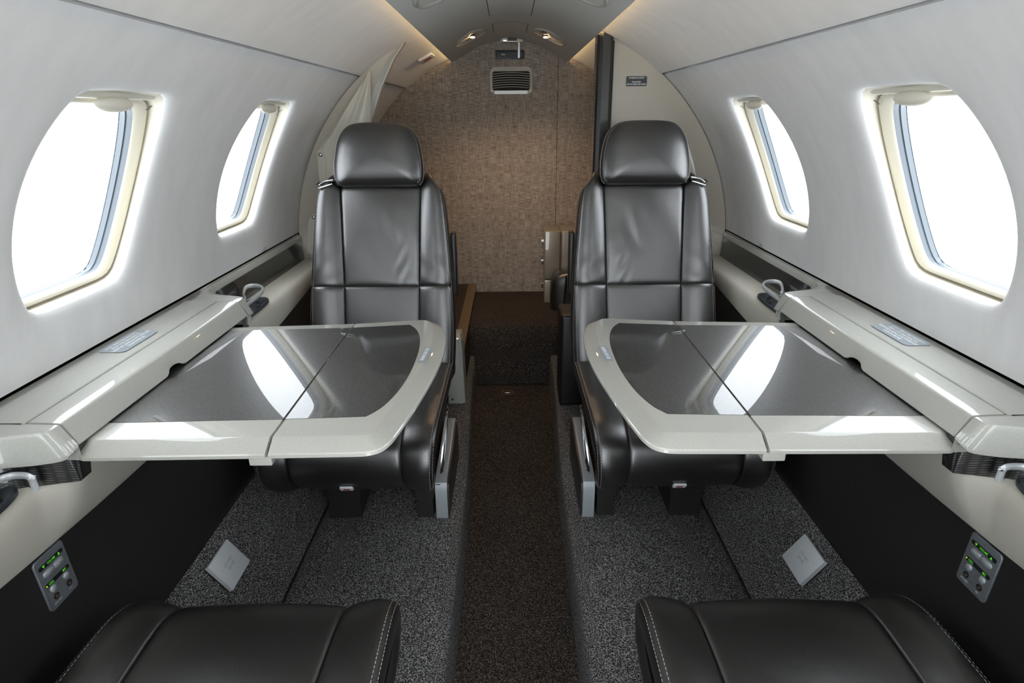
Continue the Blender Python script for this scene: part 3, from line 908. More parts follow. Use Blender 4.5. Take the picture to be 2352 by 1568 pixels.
# ------------------------------------------------------------------ seats
BP = [(-0.06, 0.545, 0.250), (0.0, 0.480, 0.268), (0.25, 0.506, 0.402), (0.5, 0.550, 0.536), (0.75, 0.592, 0.668), (0.93, 0.622, 0.762), (1.0, 0.640, 0.794), (1.06, 0.685, 0.806), (1.12, 0.735, 0.798)]
BW = [(-0.06, 0.200, 0), (0.0, 0.206, 0), (0.25, 0.212, 0), (0.5, 0.207, 0), (0.75, 0.196, 0), (0.90, 0.188, 0), (0.955, 0.182, 0), (1.0, 0.164, 0), (1.06, 0.146, 0), (1.12, 0.135, 0)]
BC = [(-0.06, 0.106, 0), (0.25, 0.108, 0), (0.5, 0.110, 0), (0.75, 0.113, 0), (1.0, 0.117, 0), (1.12, 0.112, 0)]
CP = [(-0.08, 0.545, 0.270), (0.0, 0.500, 0.296), (0.2, 0.40, 0.304), (0.45, 0.24, 0.311), (0.68, 0.10, 0.314), (0.78, 0.045, 0.306), (0.86, 0.012, 0.285), (0.93, 0.000, 0.245), (1.0, 0.010, 0.205), (1.1, 0.040, 0.170), (1.16, 0.075, 0.150)]
CWD = [(-0.08, 0.205, 0), (0.5, 0.207, 0), (0.8, 0.205, 0), (1.0, 0.198, 0), (1.16, 0.190, 0)]
CC = [(-0.08, 0.122, 0), (0.6, 0.125, 0), (0.9, 0.128, 0), (1.16, 0.128, 0)]
def frame_of(path, v):
    p = crv(path, v)
    a, b_ = crv(path, v - 0.012), crv(path, v + 0.012)
    tg = (b_ - a)
    tg = tg.normalized() if tg.length > 1e-7 else Vector((0, 1))
    return p, tg
def make_seat(name, s_aisle, T0, flipT, label, group, loc):
    st = thing(name, label, 'seat', loc, group)
    def surf(path, wf, cf, flipn, bol):
        """returns f(lateral param q in [-1,1] of region, v, lift) -> point; q: |q|<=1 centre panel, 1..2 bolster"""
        def f(q, v, lift=0.0):
            p, tg = frame_of(path, v)
            n = Vector((-tg.y, tg.x)) * flipn
            w, c = crv(wf, v)[0], crv(cf, v)[0]
            aq = abs(q)
            sg = 1 if q >= 0 else -1
            if aq <= 1:
                x, d = aq * c, 0.0
            else:
                b_ = aq - 1
                bw = w - c
                pr = [(0.0, 0, 0), (0.18, 0.24, 0.60), (0.40, 0.56, 1.0), (0.58, 0.84, 0.82), (0.70, 0.975, 0.15), (0.80, 1.0, -1.0), (0.92, 0.98, -2.8), (1.0, 0.90, -4.0)]
                xy = crv(pr, b_)
                x, d = c + xy[0] * bw, xy[1] * bol
            d += lift
            return Vector((sg * x, p.x + n.x * d, p.y + n.y * d))
        return f
    back = surf(BP, BW, BC, 1, 0.021)
    cush = surf(CP, CWD, CC, -1, 0.010)
    def dip(a):      # seam roll-off: 0 in the middle, 1 at an edge
        return max(0.0, abs(a)) ** 34
    def panel(f, q0, q1, v0, v1, nu, nv, puff=0.006, ends=(1, 1), sides=(1, 1), wr=None):
        def cl(t_, e):      # cluster samples towards seam edges
            if e[0] and e[1]: return 0.5 - 0.5 * math.cos(math.pi * t_)
            if e[0]: return 1 - math.cos(math.pi * t_ / 2)
            if e[1]: return math.sin(math.pi * t_ / 2)
            return t_
        def g(u, v):
            u, v = cl(u, sides), cl(v, ends)
            a, b_ = 2 * u - 1, 2 * v - 1
            e = 0.0
            if a < 0 and sides[0] or a > 0 and sides[1]: e = max(e, dip(a))
            if b_ < 0 and ends[0] or b_ > 0 and ends[1]: e = max(e, dip(b_))
            bulge = puff * (1 - a * a) * (1 - 0.5 * b_ * b_)
            extra = wr(a, b_) if wr else 0.0
            return f(q0 + (q1 - q0) * u, v0 + (v1 - v0) * v, bulge - 0.0055 * e + extra)
        return grid(g, nu, nv)
    P = lambda nm, vf, mat, par, sm=60: part(nm, vf, mat, par, sm, T0, flipT)
    rv = random.Random(sum(map(ord, label)))
    # backrest -----------------------------------------------------------
    VS = 0.468
    wx, wy = 0.25 * s_aisle, rv.uniform(-0.3, 0.2)
    def wr(a, b_):
        k = (a - wx) * 0.9 + (b_ - wy) * 0.5
        return 0.0022 * math.exp(-(((a - wx) / 0.25) ** 2 + ((b_ - wy) / 0.3) ** 2)) * math.sin(k * 14) + 0.0012 * math.sin(a * 3 + b_ * 5) - 0.0018 * math.exp(-(((a - 0.55 * s_aisle) / 0.12) ** 2 + ((b_ + 0.7) / 0.25) ** 2)) * math.sin((a - b_) * 18)
    bk = P('backrest', panel(back, -1, 1, VS, 1.12, 44, 60, 0.008, (1, 0), wr=wr), 'leather', st)
    P('lumbar_panel', panel(back, -1, 1, -0.06, VS, 40, 40, 0.007, (0, 1)), 'leather_perf', bk)
    for sg in (-1, 1):
        def wb2(a, b_, sg=sg): return 0.0007 * math.sin((a * 2 + b_ * 7) * 2.2) * math.exp(-((b_ + 0.75) / 0.3) ** 2)
        P('side_bolster', panel(back, sg * 1.0, sg * 2.0, VS, 1.12, 40, 54, 0.0, (1, 0), (1, 0) , wb2), 'leather', bk)
        P('side_bolster', panel(back, sg * 1.0, sg * 2.0, -0.06, VS, 40, 36, 0.0, (0, 1), (1, 0)), 'leather', bk)
    # rear shell of the backrest
    def shell(u, v):
        vv_ = -0.06 + 1.18 * v
        p, tg = frame_of(BP, min(vv_, 0.93))
        w = crv(BW, vv_)[0]
        x = (2 * u - 1) * (w - 0.006)
        d = -0.085 - 0.03 * (1 - (2 * u - 1) ** 6)
        n = Vector((-tg.y, tg.x))
        z = p.y + n.y * d + max(0, vv_ - 0.93) * 0.35
        return Vector((x, p.x + n.x * d, z))
    P('back_shell', grid(shell, 16, 24), 'black_plastic', st)
    # stitching ----------------------------------------------------------
    def dashes(f, q, v0, v1, length=0.0038, gap=0.0019, wd=0.0010, lift=0.0007):
        N = 600
        pts = [f(q, v0 + (v1 - v0) * k / N, lift) for k in range(N + 1)]
        pin = [f(q * 0.985, v0 + (v1 - v0) * k / N, lift) for k in range(N + 1)]
        V, Fc, acc, on, cur = [], [], 0.0, True, [0]
        for k in range(1, N + 1):
            acc += (pts[k] - pts[k - 1]).length
            if on: cur.append(k)
            if acc > (length if on else gap):
                if on and len(cur) > 1:
                    i0, i1 = cur[0], cur[-1]
                    a, b_ = pts[i0], pts[i1]
                    side = (pin[i0] - pts[i0]).normalized() * wd * 0.5
                    up_ = (b_ - a).cross(side).normalized() * 0.0004
                    base = len(V)
                    V += [a + side, a - side, b_ - side, b_ + side, (a + b_) / 2 + up_, (a + b_) / 2 - up_]
                    Fc += [(base, base + 1, base + 4), (base + 1, base + 2, base + 4), (base + 2, base + 3, base + 4), (base + 3, base, base + 4)]
                on = not on
                cur = [k]
                acc = 0.0
        return V, Fc
    for sg in (-1, 1):
        o_ = P('stitching', merge(dashes(back, sg * 1.60, 0.0, 1.0), dashes(back, sg * 1.68, 0.0, 1.0)), 'white_thread', bk, 0)
        o_['kind'] = 'stuff'
    # headrest -----------------------------------------------------------
    HO = [(0.0, 0.1745), (0.045, 0.1735), (0.078, 0.168), (0.101, 0.152), (0.1165, 0.125), (0.1245, 0.09), (0.1285, 0.055), (0.1275, 0.024), (0.121, 0.008), (0.105, 0.001), (0.05, 0.0), (0.0, 0.0)]
    half = cr([Vector(p) for p in HO], 4)
    loop = [Vector(p) for p in half[:-1]] + [Vector((-p.x, p.y)) for p in reversed(half[1:])]
    cxz = Vector((0.0, 0.085))
    ht = math.radians(14)
    def hpt(p, d):
        y, z = 0.622 + p.y * math.tan(ht) - d * math.cos(ht) * 1.0, 0.794 + p.y - d * math.sin(ht) * 0.0 + d * 0.18
        return Vector((p.x, y, z))
    rings = []
    for f_, d in ((0.02, 0.043), (0.25, 0.0425), (0.5, 0.040), (0.7, 0.0355), (0.84, 0.029), (0.92, 0.0215), (0.965, 0.0135), (0.985, 0.008), (0.9865, 0.0065), (0.993, 0.005), (1.0, -0.004), (1.0, -0.022), (0.985, -0.034), (0.93, -0.043), (0.8, -0.048), (0.02, -0.050)):
        rings.append([hpt(cxz + (p - cxz) * f_, d) for p in loop])
    hr = P('headrest', loft(rings, True, True, True), 'leather', st)
    hl_ = [p for p in loop]
    V, Fc = [], []
    for f_, d in ((0.955, 0.0165), (1.003, 0.001)):
        pts = []
        for i in range(len(loop)):
            a, b_ = loop[i], loop[(i + 1) % len(loop)]
            for k in range(8): pts.append(a + (b_ - a) * k / 8)
        i, acc, on, st_i = 0, 0.0, True, 0
        for i in range(1, len(pts)):
            acc += (pts[i] - pts[i - 1]).length
            if acc > (0.0038 if on else 0.0019):
                if on and abs(pts[i].x) > 0.07 and pts[i].y > 0.004:
                    qa, qb = pts[st_i], pts[i]
                    base = len(V)
                    for q, w_ in ((qa, 0.0038), (qa, -0.0038), (qb, -0.0038), (qb, 0.0038)):
                        V.append(hpt(cxz + (q - cxz) * (f_ + w_), d + 0.0010 - w_ * 0.12))
                    Fc.append((base, base + 1, base + 2, base + 3))
                on = not on
                st_i = i
                acc = 0.0
    o_ = P('stitching', (V, Fc), 'white_thread', hr, 0)
    o_['kind'] = 'stuff'
    for hx in (-0.06, 0.045):
        P('headrest_post', box(hx, hx + 0.015, 0.655, 0.672, 0.74, 0.83), 'dark_metal', st, 0)
    # cushion ------------------------------------------------------------
    cu = P('seat_cushion', panel(cush, -1, 1, -0.08, 1.16, 36, 90, 0.006, (0, 0)), 'leather', st)
    for sg in (-1, 1):
        P('side_bolster', panel(cush, sg * 1.0, sg * 2.0, -0.08, 1.16, 40, 90, 0.0, (0, 0), (1, 0)), 'leather', cu)
        o_ = P('stitching', merge(dashes(cush, sg * 1.60, 0.0, 1.1), dashes(cush, sg * 1.68, 0.0, 1.1)), 'white_thread', cu, 0)
        o_['kind'] = 'stuff'
    P('seat_pan', box(-0.170, 0.170, 0.12, 0.54, 0.118, 0.262, 0.01), 'black_plastic', st)
    # base: cross beam, two leg plates, aisle side trim rail --------------------
    P('cross_beam', box(-0.150, 0.150, 0.155, 0.50, 0.098, 0.120, 0.006), 'dark_metal', st)
    a = s_aisle
    def leg(x0, x1, flare):
        o = []
        for z, f_ in ((0.0, 0.0), (0.05, 0.0), (0.085, 0.35), (0.10, 1.0)):
            o.append([(x0 - flare * f_ * 0.3, 0.155), (x1 + flare * f_, 0.155), (x1 + flare * f_, 0.50), (x0 - flare * f_ * 0.3, 0.50)])
        return loft([[Vector((x, y, z)) for x, y in r_] for r_, z in zip(o, (0.0, 0.05, 0.085, 0.10))], True, True, True)
    P('leg', leg(-0.170 if a < 0 else 0.128, -0.128 if a < 0 else 0.170, 0.022), 'dark_metal', st, 30)
    P('leg', leg(0.02 if a < 0 else -0.10, 0.10 if a < 0 else -0.02, 0.014), 'dark_metal', st, 30)
    # rail: profile in y-z extruded in x
    RP = [(0.150, 0.0), (0.150, 0.085), (0.157, 0.103), (0.178, 0.112), (0.42, 0.140), (0.45, 0.135), (0.46, 0.115), (0.46, 0.0)]
    def rail_(x0, x1, g=0.0):
        return loft([[Vector((x, y, z)) for y, z in RP] for x in (x0, x0 + (x1 - x0) * 0.12, x1 - (x1 - x0) * 0.12, x1)], True, True, True)
    x0, x1 = sorted((a * 0.178, a * 0.208))
    P('side_trim', rail_(x0, x1), 'satin_grey', st, 30)
    x0, x1 = sorted((a * 0.207, a * 0.2125))
    RP = [(y * 0.96 + 0.012, max(0, z - 0.008)) for y, z in RP]
    P('trim_cover', rail_(x0, x1), 'dark_metal', st, 30)
    # recline handle bezel on the aisle side of the cushion
    def bez(u, v):
        t_ = 2 * math.pi * u
        y = 0.215 + 0.105 * math.cos(t_) * (1 - 0.25 * v)
        z = 0.200 + 0.040 * math.cos(t_) + 0.016 * math.sin(t_) * (1 - 0.5 * v)
        return Vector((a * (0.199 + 0.006 * math.sin(v * math.pi)), y, z))
    hd = P('recline_handle', grid(bez, 40, 6, True), 'chrome', st)
    # stowed aisle armrest beside the backrest
    P('armrest', box(min(a * 0.196, a * 0.212), max(a * 0.196, a * 0.212), 0.640, 0.680, 0.46, 0.655, 0.006), 'black_plastic', st)
    # shoulder belt guide on the outboard shoulder
    g0 = Vector((-a * 0.150, 0.615, 0.800))
    P('belt_guide', tube([g0 + Vector(p) for p in ((0.018 * a, -0.004, 0.004), (-0.020 * a, -0.008, -0.008), (-0.024 * a, 0.002, 0.000), (-0.008 * a, 0.006, 0.010), (0.018 * a, 0.008, 0.014))], 0.0032, 8, True), 'chrome', st)
    P('shoulder_belt', grid(lambda u, v: g0 + Vector(((0.045 - 0.075 * u) * a, -0.004 + 0.03 * v + 0.003 * math.sin(u * 9), 0.012 + 0.004 * math.sin(u * 7) - 0.012 * u + 0.004 * v)), 12, 3), 'black_plastic', st)
    # life vest placard on the front skirt
    pc_, tg = frame_of(CP, 1.045)
    n = Vector((tg.y, -tg.x))
    o3 = Vector((-0.028 * a * 0 - 0.03 * 0 + (-0.005), pc_.x + n.x * 0.009, pc_.y + n.y * 0.009))
    TT = plateT(o3, (1, 0, 0), (0, -tg.x, -tg.y))
    pv = part('placard', prism(rrect(0.030, 0.018, 0.003), lambda x, y: (x, y, -0.004), lambda x, y: (x, y, 0.0008)), 'label_white', st, 0, lambda v: T0(TT(v)), flipT)
    vest = [(-0.007, -0.005), (0.007, -0.005), (0.0075, 0.0), (0.005, 0.004), (0.002, 0.004), (0.0, 0.001), (-0.002, 0.004), (-0.005, 0.004), (-0.0075, 0.0)]
    part('symbol', prism(vest, lambda x, y: (x, y, 0.0008), lambda x, y: (x, y, 0.0012)), 'label_red', pv, 0, lambda v: T0(TT(v)), flipT)
    return st
SX, SY = 0.383, 1.17
for s, side in ((-1, 'left'), (1, 'right')):
    make_seat('passenger_seat', -s, lambda v, s=s: Vector((s * SX + v.x, SY + v.y, ZF + v.z)), False,
              'dark brown leather passenger seat facing the camera behind the %s table' % side, 'leather passenger seats', (s * SX, SY + 0.3, ZF))
for s, side in ((-1, 'left'), (1, 'right')):
    make_seat('passenger_seat', s, lambda v, s=s: Vector((s * 0.383 - v.x, 0.735 - v.y, ZF + v.z)), False,
              'dark leather passenger seat in the %s foreground, only its cushion front visible' % side, 'leather passenger seats', (s * 0.383, 0.435, ZF))

# ------------------------------------------------------------------ partitions aft of the seats
def arc_pts(a0, a1, n, r=0.7365):
    return [(r * math.cos(math.radians(a0 + (a1 - a0) * k / n)), r * math.sin(math.radians(a0 + (a1 - a0) * k / n))) for k in range(n + 1)]
def sheet(outline, y0, y1):
    return prism(outline, lambda x, z: Vector((x, y0, z)), lambda x, z: Vector((x, y1, z)))
# right: glossy beige panel with a carbon post on its free edge
o = part('wall_partition_right', sheet([(0.312, ZF)] + arc_pts(-42, 64.9, 40) + [(0.312, 0.666)], YD, YD + 0.02), 'panel_beige', None, 30)
tag(o, 'glossy beige partition panel behind the right seat', 'partition', kind='structure')
ps = thing('partition_post', 'dark carbon fibre edge post of the right partition', 'post', (0.29, YD, ZF))
PO = [(0.266, 2.062), (0.272, 2.052), (0.283, 2.046), (0.306, 2.046), (0.3145, 2.054), (0.3145, 2.112), (0.266, 2.112)]
def topz(x): return math.sqrt(0.7345 ** 2 - x * x) - 0.001
part('post_body', loft([[Vector((x, y, -0.30)) for x, y in PO], [Vector((x, y, topz(x) - 0.015)) for x, y in PO], [Vector((x * 0.98 + 0.0058, y * 0.98 + 0.0415, topz(x))) for x, y in PO]], True, True, True), 'carbon_post', ps, 25)
part('edge_moulding', tube([Vector((0.3170, 2.060 - 0.004 * math.sin(k), z)) for k, z in enumerate([-0.3, 0.0, 0.2, 0.4, 0.55, 0.655])], 0.0028, 8), 'dark_metal', ps)
part('post_foot', box(0.166, 0.318, 1.965, 2.112, ZF, -0.20, 0.012), 'black_plastic', ps)
pl = thing('partition_placard', 'dark grey placard with white lettering on the beige right partition', 'placard', (0.397, YD - 0.001, 0.542))
T = plateT((0.397, YD - 0.0006, 0.5405), (1, 0, 0), (0, 0, 1))
part('plate', prism(rrect(0.066, 0.029, 0.004), lambda x, y: (x, y, 0), lambda x, y: (x, y, 0.0007)), 'label_dark', pl, 0, T)
part('lettering', merge(*[moved(text_vf(l, 0.0062, bold=0.0001), dy=yy, dz=0.001, sx=0.60) for l, yy in (('NO SMOKING IN LAVATORY', 0.0095), ('STOW CURTAIN', -0.0025), ('FOR TAXI, TAKEOFF, AND LANDING', -0.0090))]), 'label_white', pl, 0, T)
# left: partition with a diagonal free edge
DE = [(-0.327, 0.6585), (-0.364, 0.612), (-0.410, 0.530), (-0.4585, 0.412), (-0.50, 0.28), (-0.53, 0.10), (-0.54, ZF)]
o = part('wall_partition_left', sheet(list(reversed(DE)) + [(x, z) for x, z in arc_pts(116.5, 222, 40)], YD + 0.004, YD + 0.02), 'panel_beige', None, 30)
tag(o, 'beige partition panel behind the left seat with a diagonal edge', 'partition', kind='structure')
DI = [(-0.352, 0.642), (-0.397, 0.590), (-0.437, 0.517), (-0.486, 0.402), (-0.527, 0.28), (-0.556, 0.10), (-0.566, ZF)]
part('edge_trim', loft([[Vector((x, YD + 0.004, z)) for x, z in DI], [Vector((x, YD - 0.004, z)) for x, z in DI], [Vector((x - 0.002, YD + 0.006, z)) for x, z in DE], [Vector((x, YD + 0.024, z)) for x, z in DE]], False), 'panel_grey', o, 30)
# leather curtain tied back against the left partition
ct = thing('curtain', 'cream leather curtain folded and snapped against the left partition', 'curtain', (-0.53, 2.05, 0.0))
CL = [(-0.10, -0.700, 0.0), (0.02, -0.690, 0.0), (0.14, -0.655, 0.0), (0.224, -0.629, 0), (0.32, -0.624, 0), (0.347, -0.618, 0), (0.387, -0.581, 0), (0.478, -0.516, 0), (0.566, -0.447, 0)]
def curt(u, v):
    z = -0.012 + (0.566 + 0.012) * v
    xl = crv(CL, z)[0]
    xr = -0.4345 - max(0, 0.572 - z) * 0.11
    x = xl + (xr - xl) * u
    fold = 0.010 * math.sin(u * 9.0 + 1.2 * math.sin(z * 5)) * min(1, (xr - xl) / 0.06) + 0.007 * math.exp(-((u - 0.33) / 0.07) ** 2)
    return Vector((x, 2.056 - fold - 0.010 * math.sin(math.pi * u), z + 0.010 * u * (v > 0.99)))
cb = part('curtain_panel', grid(curt, 60, 50), 'leather_cream', ct, 70)
fl_o = [(-0.685, 0.094), (-0.678, 0.120), (-0.662, 0.140), (-0.640, 0.150), (-0.600, 0.155), (-0.600, -0.02), (-0.640, 0.004), (-0.690, 0.006), (-0.697, 0.014)]
part('strap', prism(fl_o, lambda x, z: Vector((x, 2.040, z)), lambda x, z: Vector((x, 2.035, z))), 'leather_cream', ct, 20)
part('hanging_strap', prism([(-0.627, 0.34), (-0.608, 0.345), (-0.600, 0.31), (-0.610, 0.25), (-0.622, 0.205), (-0.630, 0.26)], lambda x, z: Vector((x, 2.046, z)), lambda x, z: Vector((x, 2.041, z))), 'leather_cream', ct, 20)
for x, y, z in ((-0.616, 2.040, 0.328), (-0.660, 2.034, 0.129)):
    part('snap', grid(lambda u, v: Vector((x + 0.0075 * math.cos(2 * math.pi * u) * math.cos(v * 1.57), y - 0.006 * math.sin(v * 1.57), z + 0.0075 * math.sin(2 * math.pi * u) * math.cos(v * 1.57))), 20, 6, True), 'chrome', ct, 60)
V, Fc = [], []
for k in range(90):
    v0 = 0.05 + 0.92 * k / 90
    a, b_, c = curt(0.04, v0), curt(0.04, v0 + 0.0045), curt(0.052, v0)
    n0 = len(V)
    d = Vector((0, -0.0008, 0))
    V += [a + d, b_ + d, curt(0.052, v0 + 0.0045) + d, c + d]
    Fc.append((n0, n0 + 1, n0 + 2, n0 + 3))
o = part('stitching', (V, Fc), 'wood_strip', cb, 0)
o['kind'] = 'stuff'

# ------------------------------------------------------------------ low bench box on the left, cabinet and seat on the right of the aft bay
bn = thing('bench_box', 'low carpeted bench box with wooden edge behind the left seat', 'bench', (-0.35, 2.5, ZF))
part('box_body', box(-0.60, -0.185, 2.06, 2.995, ZF, -0.372), 'carpet_warm_dim', bn, 0)
part('edge_strip', box(-0.222, -0.180, 2.06, 2.995, -0.372, -0.360, 0.002), 'wood_strip', bn)
part('carpet_top', box(-0.60, -0.222, 2.06, 2.995, -0.372, -0.362), 'carpet_warm_dim', bn, 0)
EP = [(-0.236, 1.992), (-0.190, 1.990), (-0.176, 1.998), (-0.172, 2.058), (-0.236, 2.058)]
part('end_post', loft([[Vector((x, y, ZF)) for x, y in EP], [Vector((x - (x + 0.236) * 0.10, y + 0.006, -0.325)) for x, y in EP], [Vector((x - (x + 0.236) * 0.16, y + 0.016, -0.298)) for x, y in EP], [Vector((x - (x + 0.236) * 0.22, y + 0.034, -0.290)) for x, y in EP]], True, True, True), 'panel_grey', bn, 30)
part('screw', grid(lambda u, v: Vector((-0.222 + 0.004 * math.cos(2 * math.pi * u) * (1 - v), 1.990 - 0.001 * v, -0.525 + 0.004 * math.sin(2 * math.pi * u) * (1 - v))), 12, 2, True), 'dark_metal', bn, 60)
cbn = thing('vanity_cabinet', 'bronze painted cabinet standing against the woven bulkhead on the right', 'cabinet', (0.36, 2.9, ZF))
part('body', box(0.228, 0.60, 2.80, 2.99, ZF, -0.062, 0.012), 'cabinet_bronze', cbn)
for z0, z1 in ((-0.062, -0.290), (-0.294, -0.44), (-0.444, -0.66)):
    part('side_panel', box(0.154, 0.227, 2.80, 2.985, z1, z0, 0.004), 'cabinet_bronze', cbn)
for k, z in enumerate((-0.14, -0.24, -0.36)):
    part('hinge', box(0.148, 0.1545, 2.95, 2.965, z - 0.012, z + 0.012, 0.001), 'chrome', cbn)
part('catch', grid(lambda u, v: Vector((0.150 - 0.003 * math.sin(v * 1.57), 2.90 + 0.006 * math.cos(2 * math.pi * u) * math.cos(v * 1.57), -0.41 + 0.006 * math.sin(2 * math.pi * u) * math.cos(v * 1.57))), 14, 4, True), 'chrome', cbn, 60)
sd = thing('jump_seat', 'dark leather side seat in front of the bronze cabinet', 'seat', (0.36, 2.6, ZF))
def rb(x0, x1, y0, y1, z0, z1, r):
    def f(u, v):
        a = 2 * math.pi * u
        b_ = math.pi * (v - 0.5)
        k = lambda t_, e: math.copysign(abs(t_) ** e, t_)
        return Vector(((x0 + x1) / 2 + (x1 - x0) / 2 * k(math.cos(b_), r) * k(math.cos(a), r), (y0 + y1) / 2 + (y1 - y0) / 2 * k(math.cos(b_), r) * k(math.sin(a), r), (z0 + z1) / 2 + (z1 - z0) / 2 * k(math.sin(b_), r)))
    return grid(f, 40, 20, True)
part('backrest', rb(0.178, 0.60, 2.66, 2.80, -0.50, -0.225, 0.4), 'leather', sd, 70)
part('cushion', rb(0.200, 0.60, 2.20, 2.70, -0.542, -0.36, 0.35), 'leather', sd, 70)
part('belt', tube([Vector(p) for p in cr([Vector((0.245, 2.66, -0.25)), Vector((0.222, 2.50, -0.33)), Vector((0.205, 2.36, -0.40)), Vector((0.196, 2.26, -0.47))], 5)], 0.01, 8, flat=(0.004, 0.022)), 'black_plastic', sd)

# ------------------------------------------------------------------ vent grille and latch on the woven bulkhead
vg = thing('air_vent', 'beige arched air vent grille with dark slots on the woven bulkhead', 'vent', (0.004, YB, 0.59))
def vent_o(w, h, arch, r=0.02, n=10):
    o = []
    for x, z in rrect(w, h, r, 6):
        o.append((x, z + (arch * (1 - (2 * x / w) ** 2) if z > 0 else 0)))
    return o
VO, VI = vent_o(0.196, 0.112, 0.012, 0.024), vent_o(0.170, 0.080, 0.004, 0.010)
vp = lambda x, z, d: Vector((0.004 + x, YB - d, 0.5885 + z))
part('frame', loft([[vp(x, z, 0.0) for x, z in VO], [vp(x * 0.985, z * 0.98, 0.006) for x, z in VO], [vp(x, z, 0.007) for x, z in VI], [vp(x, z, 0.0012) for x, z in VI]]), 'panel_beige', vg, 40)
part('backing', prism(VI, lambda x, z: vp(x, z, 0.0005), lambda x, z: vp(x, z, 0.0012)), 'black_gap', vg, 0)
for k in range(7):
    z0 = -0.0295 + 0.0098 * k
    part('slat', loft([[vp(-0.0845 + 0.169 * i / 12, z0 + dz + 0.0055 * (1 - ((i - 6) / 6.0) ** 2), d) for i in range(13)] for dz, d in ((-0.0011, 0.002), (-0.0012, 0.0055), (0.0011, 0.0058), (0.0010, 0.002))], False), 'vent_beige', vg, 30)
dl = thing('door_latch', 'black flush door latch plate with a white lever on the woven bulkhead', 'latch', (0.0, YB, 0.697))
T = plateT((-0.001, YB - 0.0004, 0.6975), (1, 0, 0), (0, 0, 1))
part('plate', slab(rrect(0.130, 0.036, 0.003), 0.0, 0.006, 0.001), 'black_plastic', dl, 40, T)
part('inset', prism(rrect(0.112, 0.022, 0.002), lambda x, y: (x, y, 0.006), lambda x, y: (x, y, 0.0072)), 'label_dark', dl, 0, T)
part('lettering', moved(text_vf('OPEN', 0.007, bold=0.0002), dx=-0.03, dz=0.0076), 'label_white', dl, 0, T)
part('lever', box(0.034, 0.045, YB - 0.022, YB - 0.012, 0.682, 0.772, 0.0015), 'bracket_silver', dl)
cc_ = thing('ceiling_catch', 'small metal door catch recessed in the ceiling above the latch', 'catch', (0.006, YB - 0.03, 0.758))
part('housing', box(-0.044, 0.058, YB - 0.04, YB - 0.01, 0.7445, 0.768, 0.002), 'cabinet_bronze', cc_)
part('bolt', box(-0.034, -0.012, YB - 0.046, YB - 0.036, 0.747, 0.764, 0.002), 'chrome', cc_)
part('keeper', box(-0.008, 0.030, YB - 0.044, YB - 0.036, 0.749, 0.762, 0.001), 'dark_metal', cc_)

# ------------------------------------------------------------------ ceiling fixtures
def on_spine(x, y, d=0.0):
    e = 0.002
    dzdx = (spine_z(x + e) - spine_z(x - e)) / (2 * e)
    n = Vector((dzdx, 0, -1)).normalized()
    return Vector((x, y, spine_z(x))) + n * d
def cpanel(name, label, x0, x1, y0, y1, mat, ribs=False):
    p = thing(name, label, 'ceiling panel', (0, (y0 + y1) / 2, 0.758))
    part('gap', grid(lambda u, v: on_spine(x0 - 0.0022 + (x1 - x0 + 0.0044) * u, y0 - 0.003 + (y1 - y0 + 0.006) * v, 0.0004), 10, 2), 'black_gap', p, 0)
    nx = 34 if ribs else 10
    def f(u, v):
        x = x0 + (x1 - x0) * u
        d = 0.0016 + (0.0009 if ribs and round(u * nx) % 2 else 0.0)
        if v in (0, 1): d = 0.0006
        return on_spine(x, y0 + (y1 - y0) * min(1, max(0, (v - 0.02) / 0.96)), d)
    part('cover', grid(f, nx, 12), mat, p, 30)
cpanel('speaker_grille', 'ribbed grey speaker grille panel in the ceiling spine', -0.068, 0.068, 1.70, 2.262, 'spine', True)
cpanel('ceiling_hatch', 'plain grey access hatch in the ceiling spine near the bulkhead', -0.064, 0.064, 2.462, 2.70, 'spine')
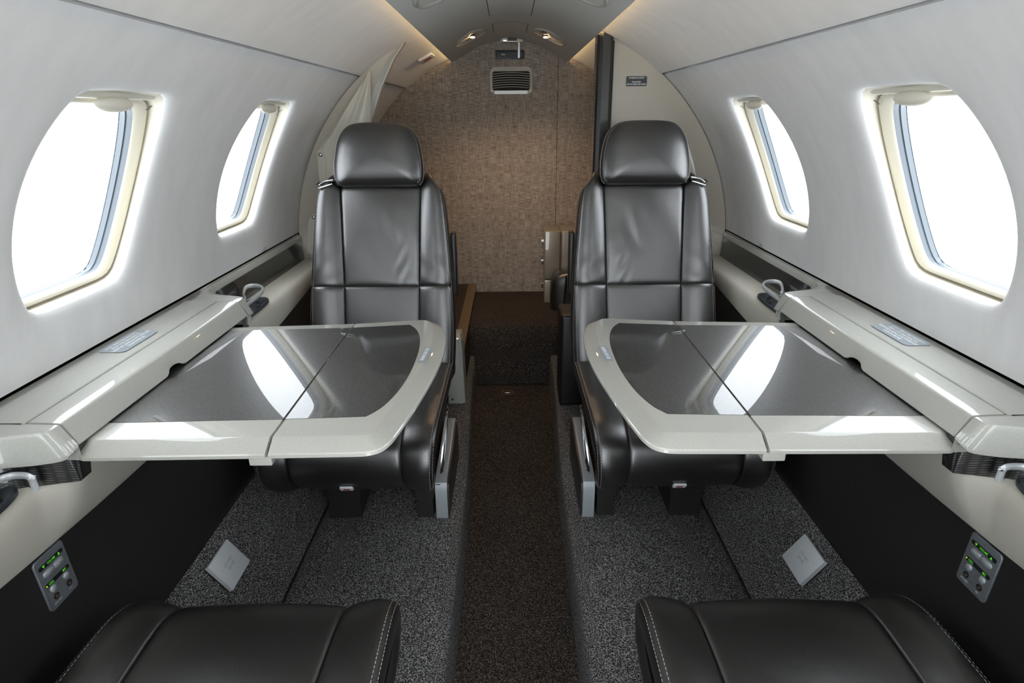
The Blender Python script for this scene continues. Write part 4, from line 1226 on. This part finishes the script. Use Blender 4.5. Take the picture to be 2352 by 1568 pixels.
def reading(xc, yc, side, where, lit):
    p = thing('reading_light', '%s oval reading light set in the ceiling spine %s' % (side, where), 'ceiling light', on_spine(xc, yc), 'oval reading lights')
    A, B = 0.060, 0.098
    def rim(u, v):
        a = 2 * math.pi * u
        f, d = [(1.05, 0.0), (1.04, 0.004), (0.99, 0.0062), (0.93, 0.0055), (0.90, 0.002), (0.885, 0.0012)][round(v * 5)]
        return on_spine(xc + A * f * math.cos(a), yc + B * f * math.sin(a), d)
    part('bezel', grid(rim, 48, 5, True), 'silver_light', p, 60)
    part('dish', grid(lambda u, v: on_spine(xc + A * 0.9 * v * math.cos(2 * math.pi * u), yc + B * 0.9 * v * math.sin(2 * math.pi * u), 0.0014), 40, 5, True), 'spine', p, 60)
    sgn = 1 if xc > 0 else -1
    lamps = ((xc - sgn * 0.006, yc - 0.010, True),) if lit == 1 else ((xc - sgn * 0.022, yc - 0.03, False), (xc - sgn * 0.012, yc + 0.03, True))
    for lx, ly, on in lamps:
        c = on_spine(lx, ly, 0.002)
        lm = part('lamp', grid(lambda u, v: c + Vector((0.017 * math.cos(2 * math.pi * u) * math.cos(v * 1.57), 0.024 * math.sin(2 * math.pi * u) * math.cos(v * 1.57), -0.008 * math.sin(v * 1.57))), 24, 6, True), 'chrome', p, 60)
        if on and lit > 0:
            part('bulb', grid(lambda u, v: c + Vector((0.009 * math.cos(2 * math.pi * u) * (1 - v), 0.014 * math.sin(2 * math.pi * u) * (1 - v), -0.0085 - 0.001 * v)), 20, 3, True), 'lamp_glow', lm, 60)
            ld = bpy.data.lights.new('reading_lamp', 'SPOT')
            ld.energy = LAMP_W
            ld.color = (1.0, 0.68, 0.42)
            ld.spot_size = math.radians(130)
            ld.spot_blend = 0.8
            ld.shadow_soft_size = 0.012
            lo = bpy.data.objects.new('reading_lamp', ld)
            COL.objects.link(lo)
            lo.location = c + Vector((0, 0, -0.016))
            lo.rotation_euler = (math.radians(-4), 0, 0)
LAMP_W = 5.0
reading(-0.150, 2.57, 'left', 'near the woven bulkhead', 1)
reading(0.150, 2.57, 'right', 'near the woven bulkhead', 2)
reading(-0.165, 1.61, 'left', 'over the seats', 0)
reading(0.165, 1.61, 'right', 'over the seats', 0)
# small illuminated notice on the left headliner
nb_ = thing('notice_sign', 'small white notice with red lines on the left headliner by the bulkhead', 'sign', cyl(116.5, 2.60, 0.733, 1))
ca = cyl(116.6, 2.60, 0.7345, 1)
nrm = Vector((-ca.x, 0, -ca.z)).normalized()
uxv = Vector((0, 0, 0)) + nrm.cross(Vector((0, 1, 0)))
T = plateT(ca + nrm * 0.0, uxv if uxv.x > 0 else -uxv, Vector((0, -1, 0)) if uxv.x > 0 else Vector((0, 1, 0)))
q = T(Vector((0, 0, 1))) - T(Vector((0, 0, 0)))
T = plateT(ca, uxv if uxv.x > 0 else -uxv, Vector((0, 1, 0)) if q.dot(nrm) < 0 else Vector((0, -1, 0)))
part('plate', slab(rrect(0.060, 0.11, 0.006), 0.0, 0.009, 0.002), 'white_sign', nb_, 40, T)
part('red_lines', merge(*[box(-0.017 + 0.004 * (k % 2), 0.017, -0.021 + 0.018 * k, -0.012 + 0.018 * k, 0.009, 0.0096) for k in range(3)]), 'label_red', nb_, 0, T)['kind'] = 'stuff'
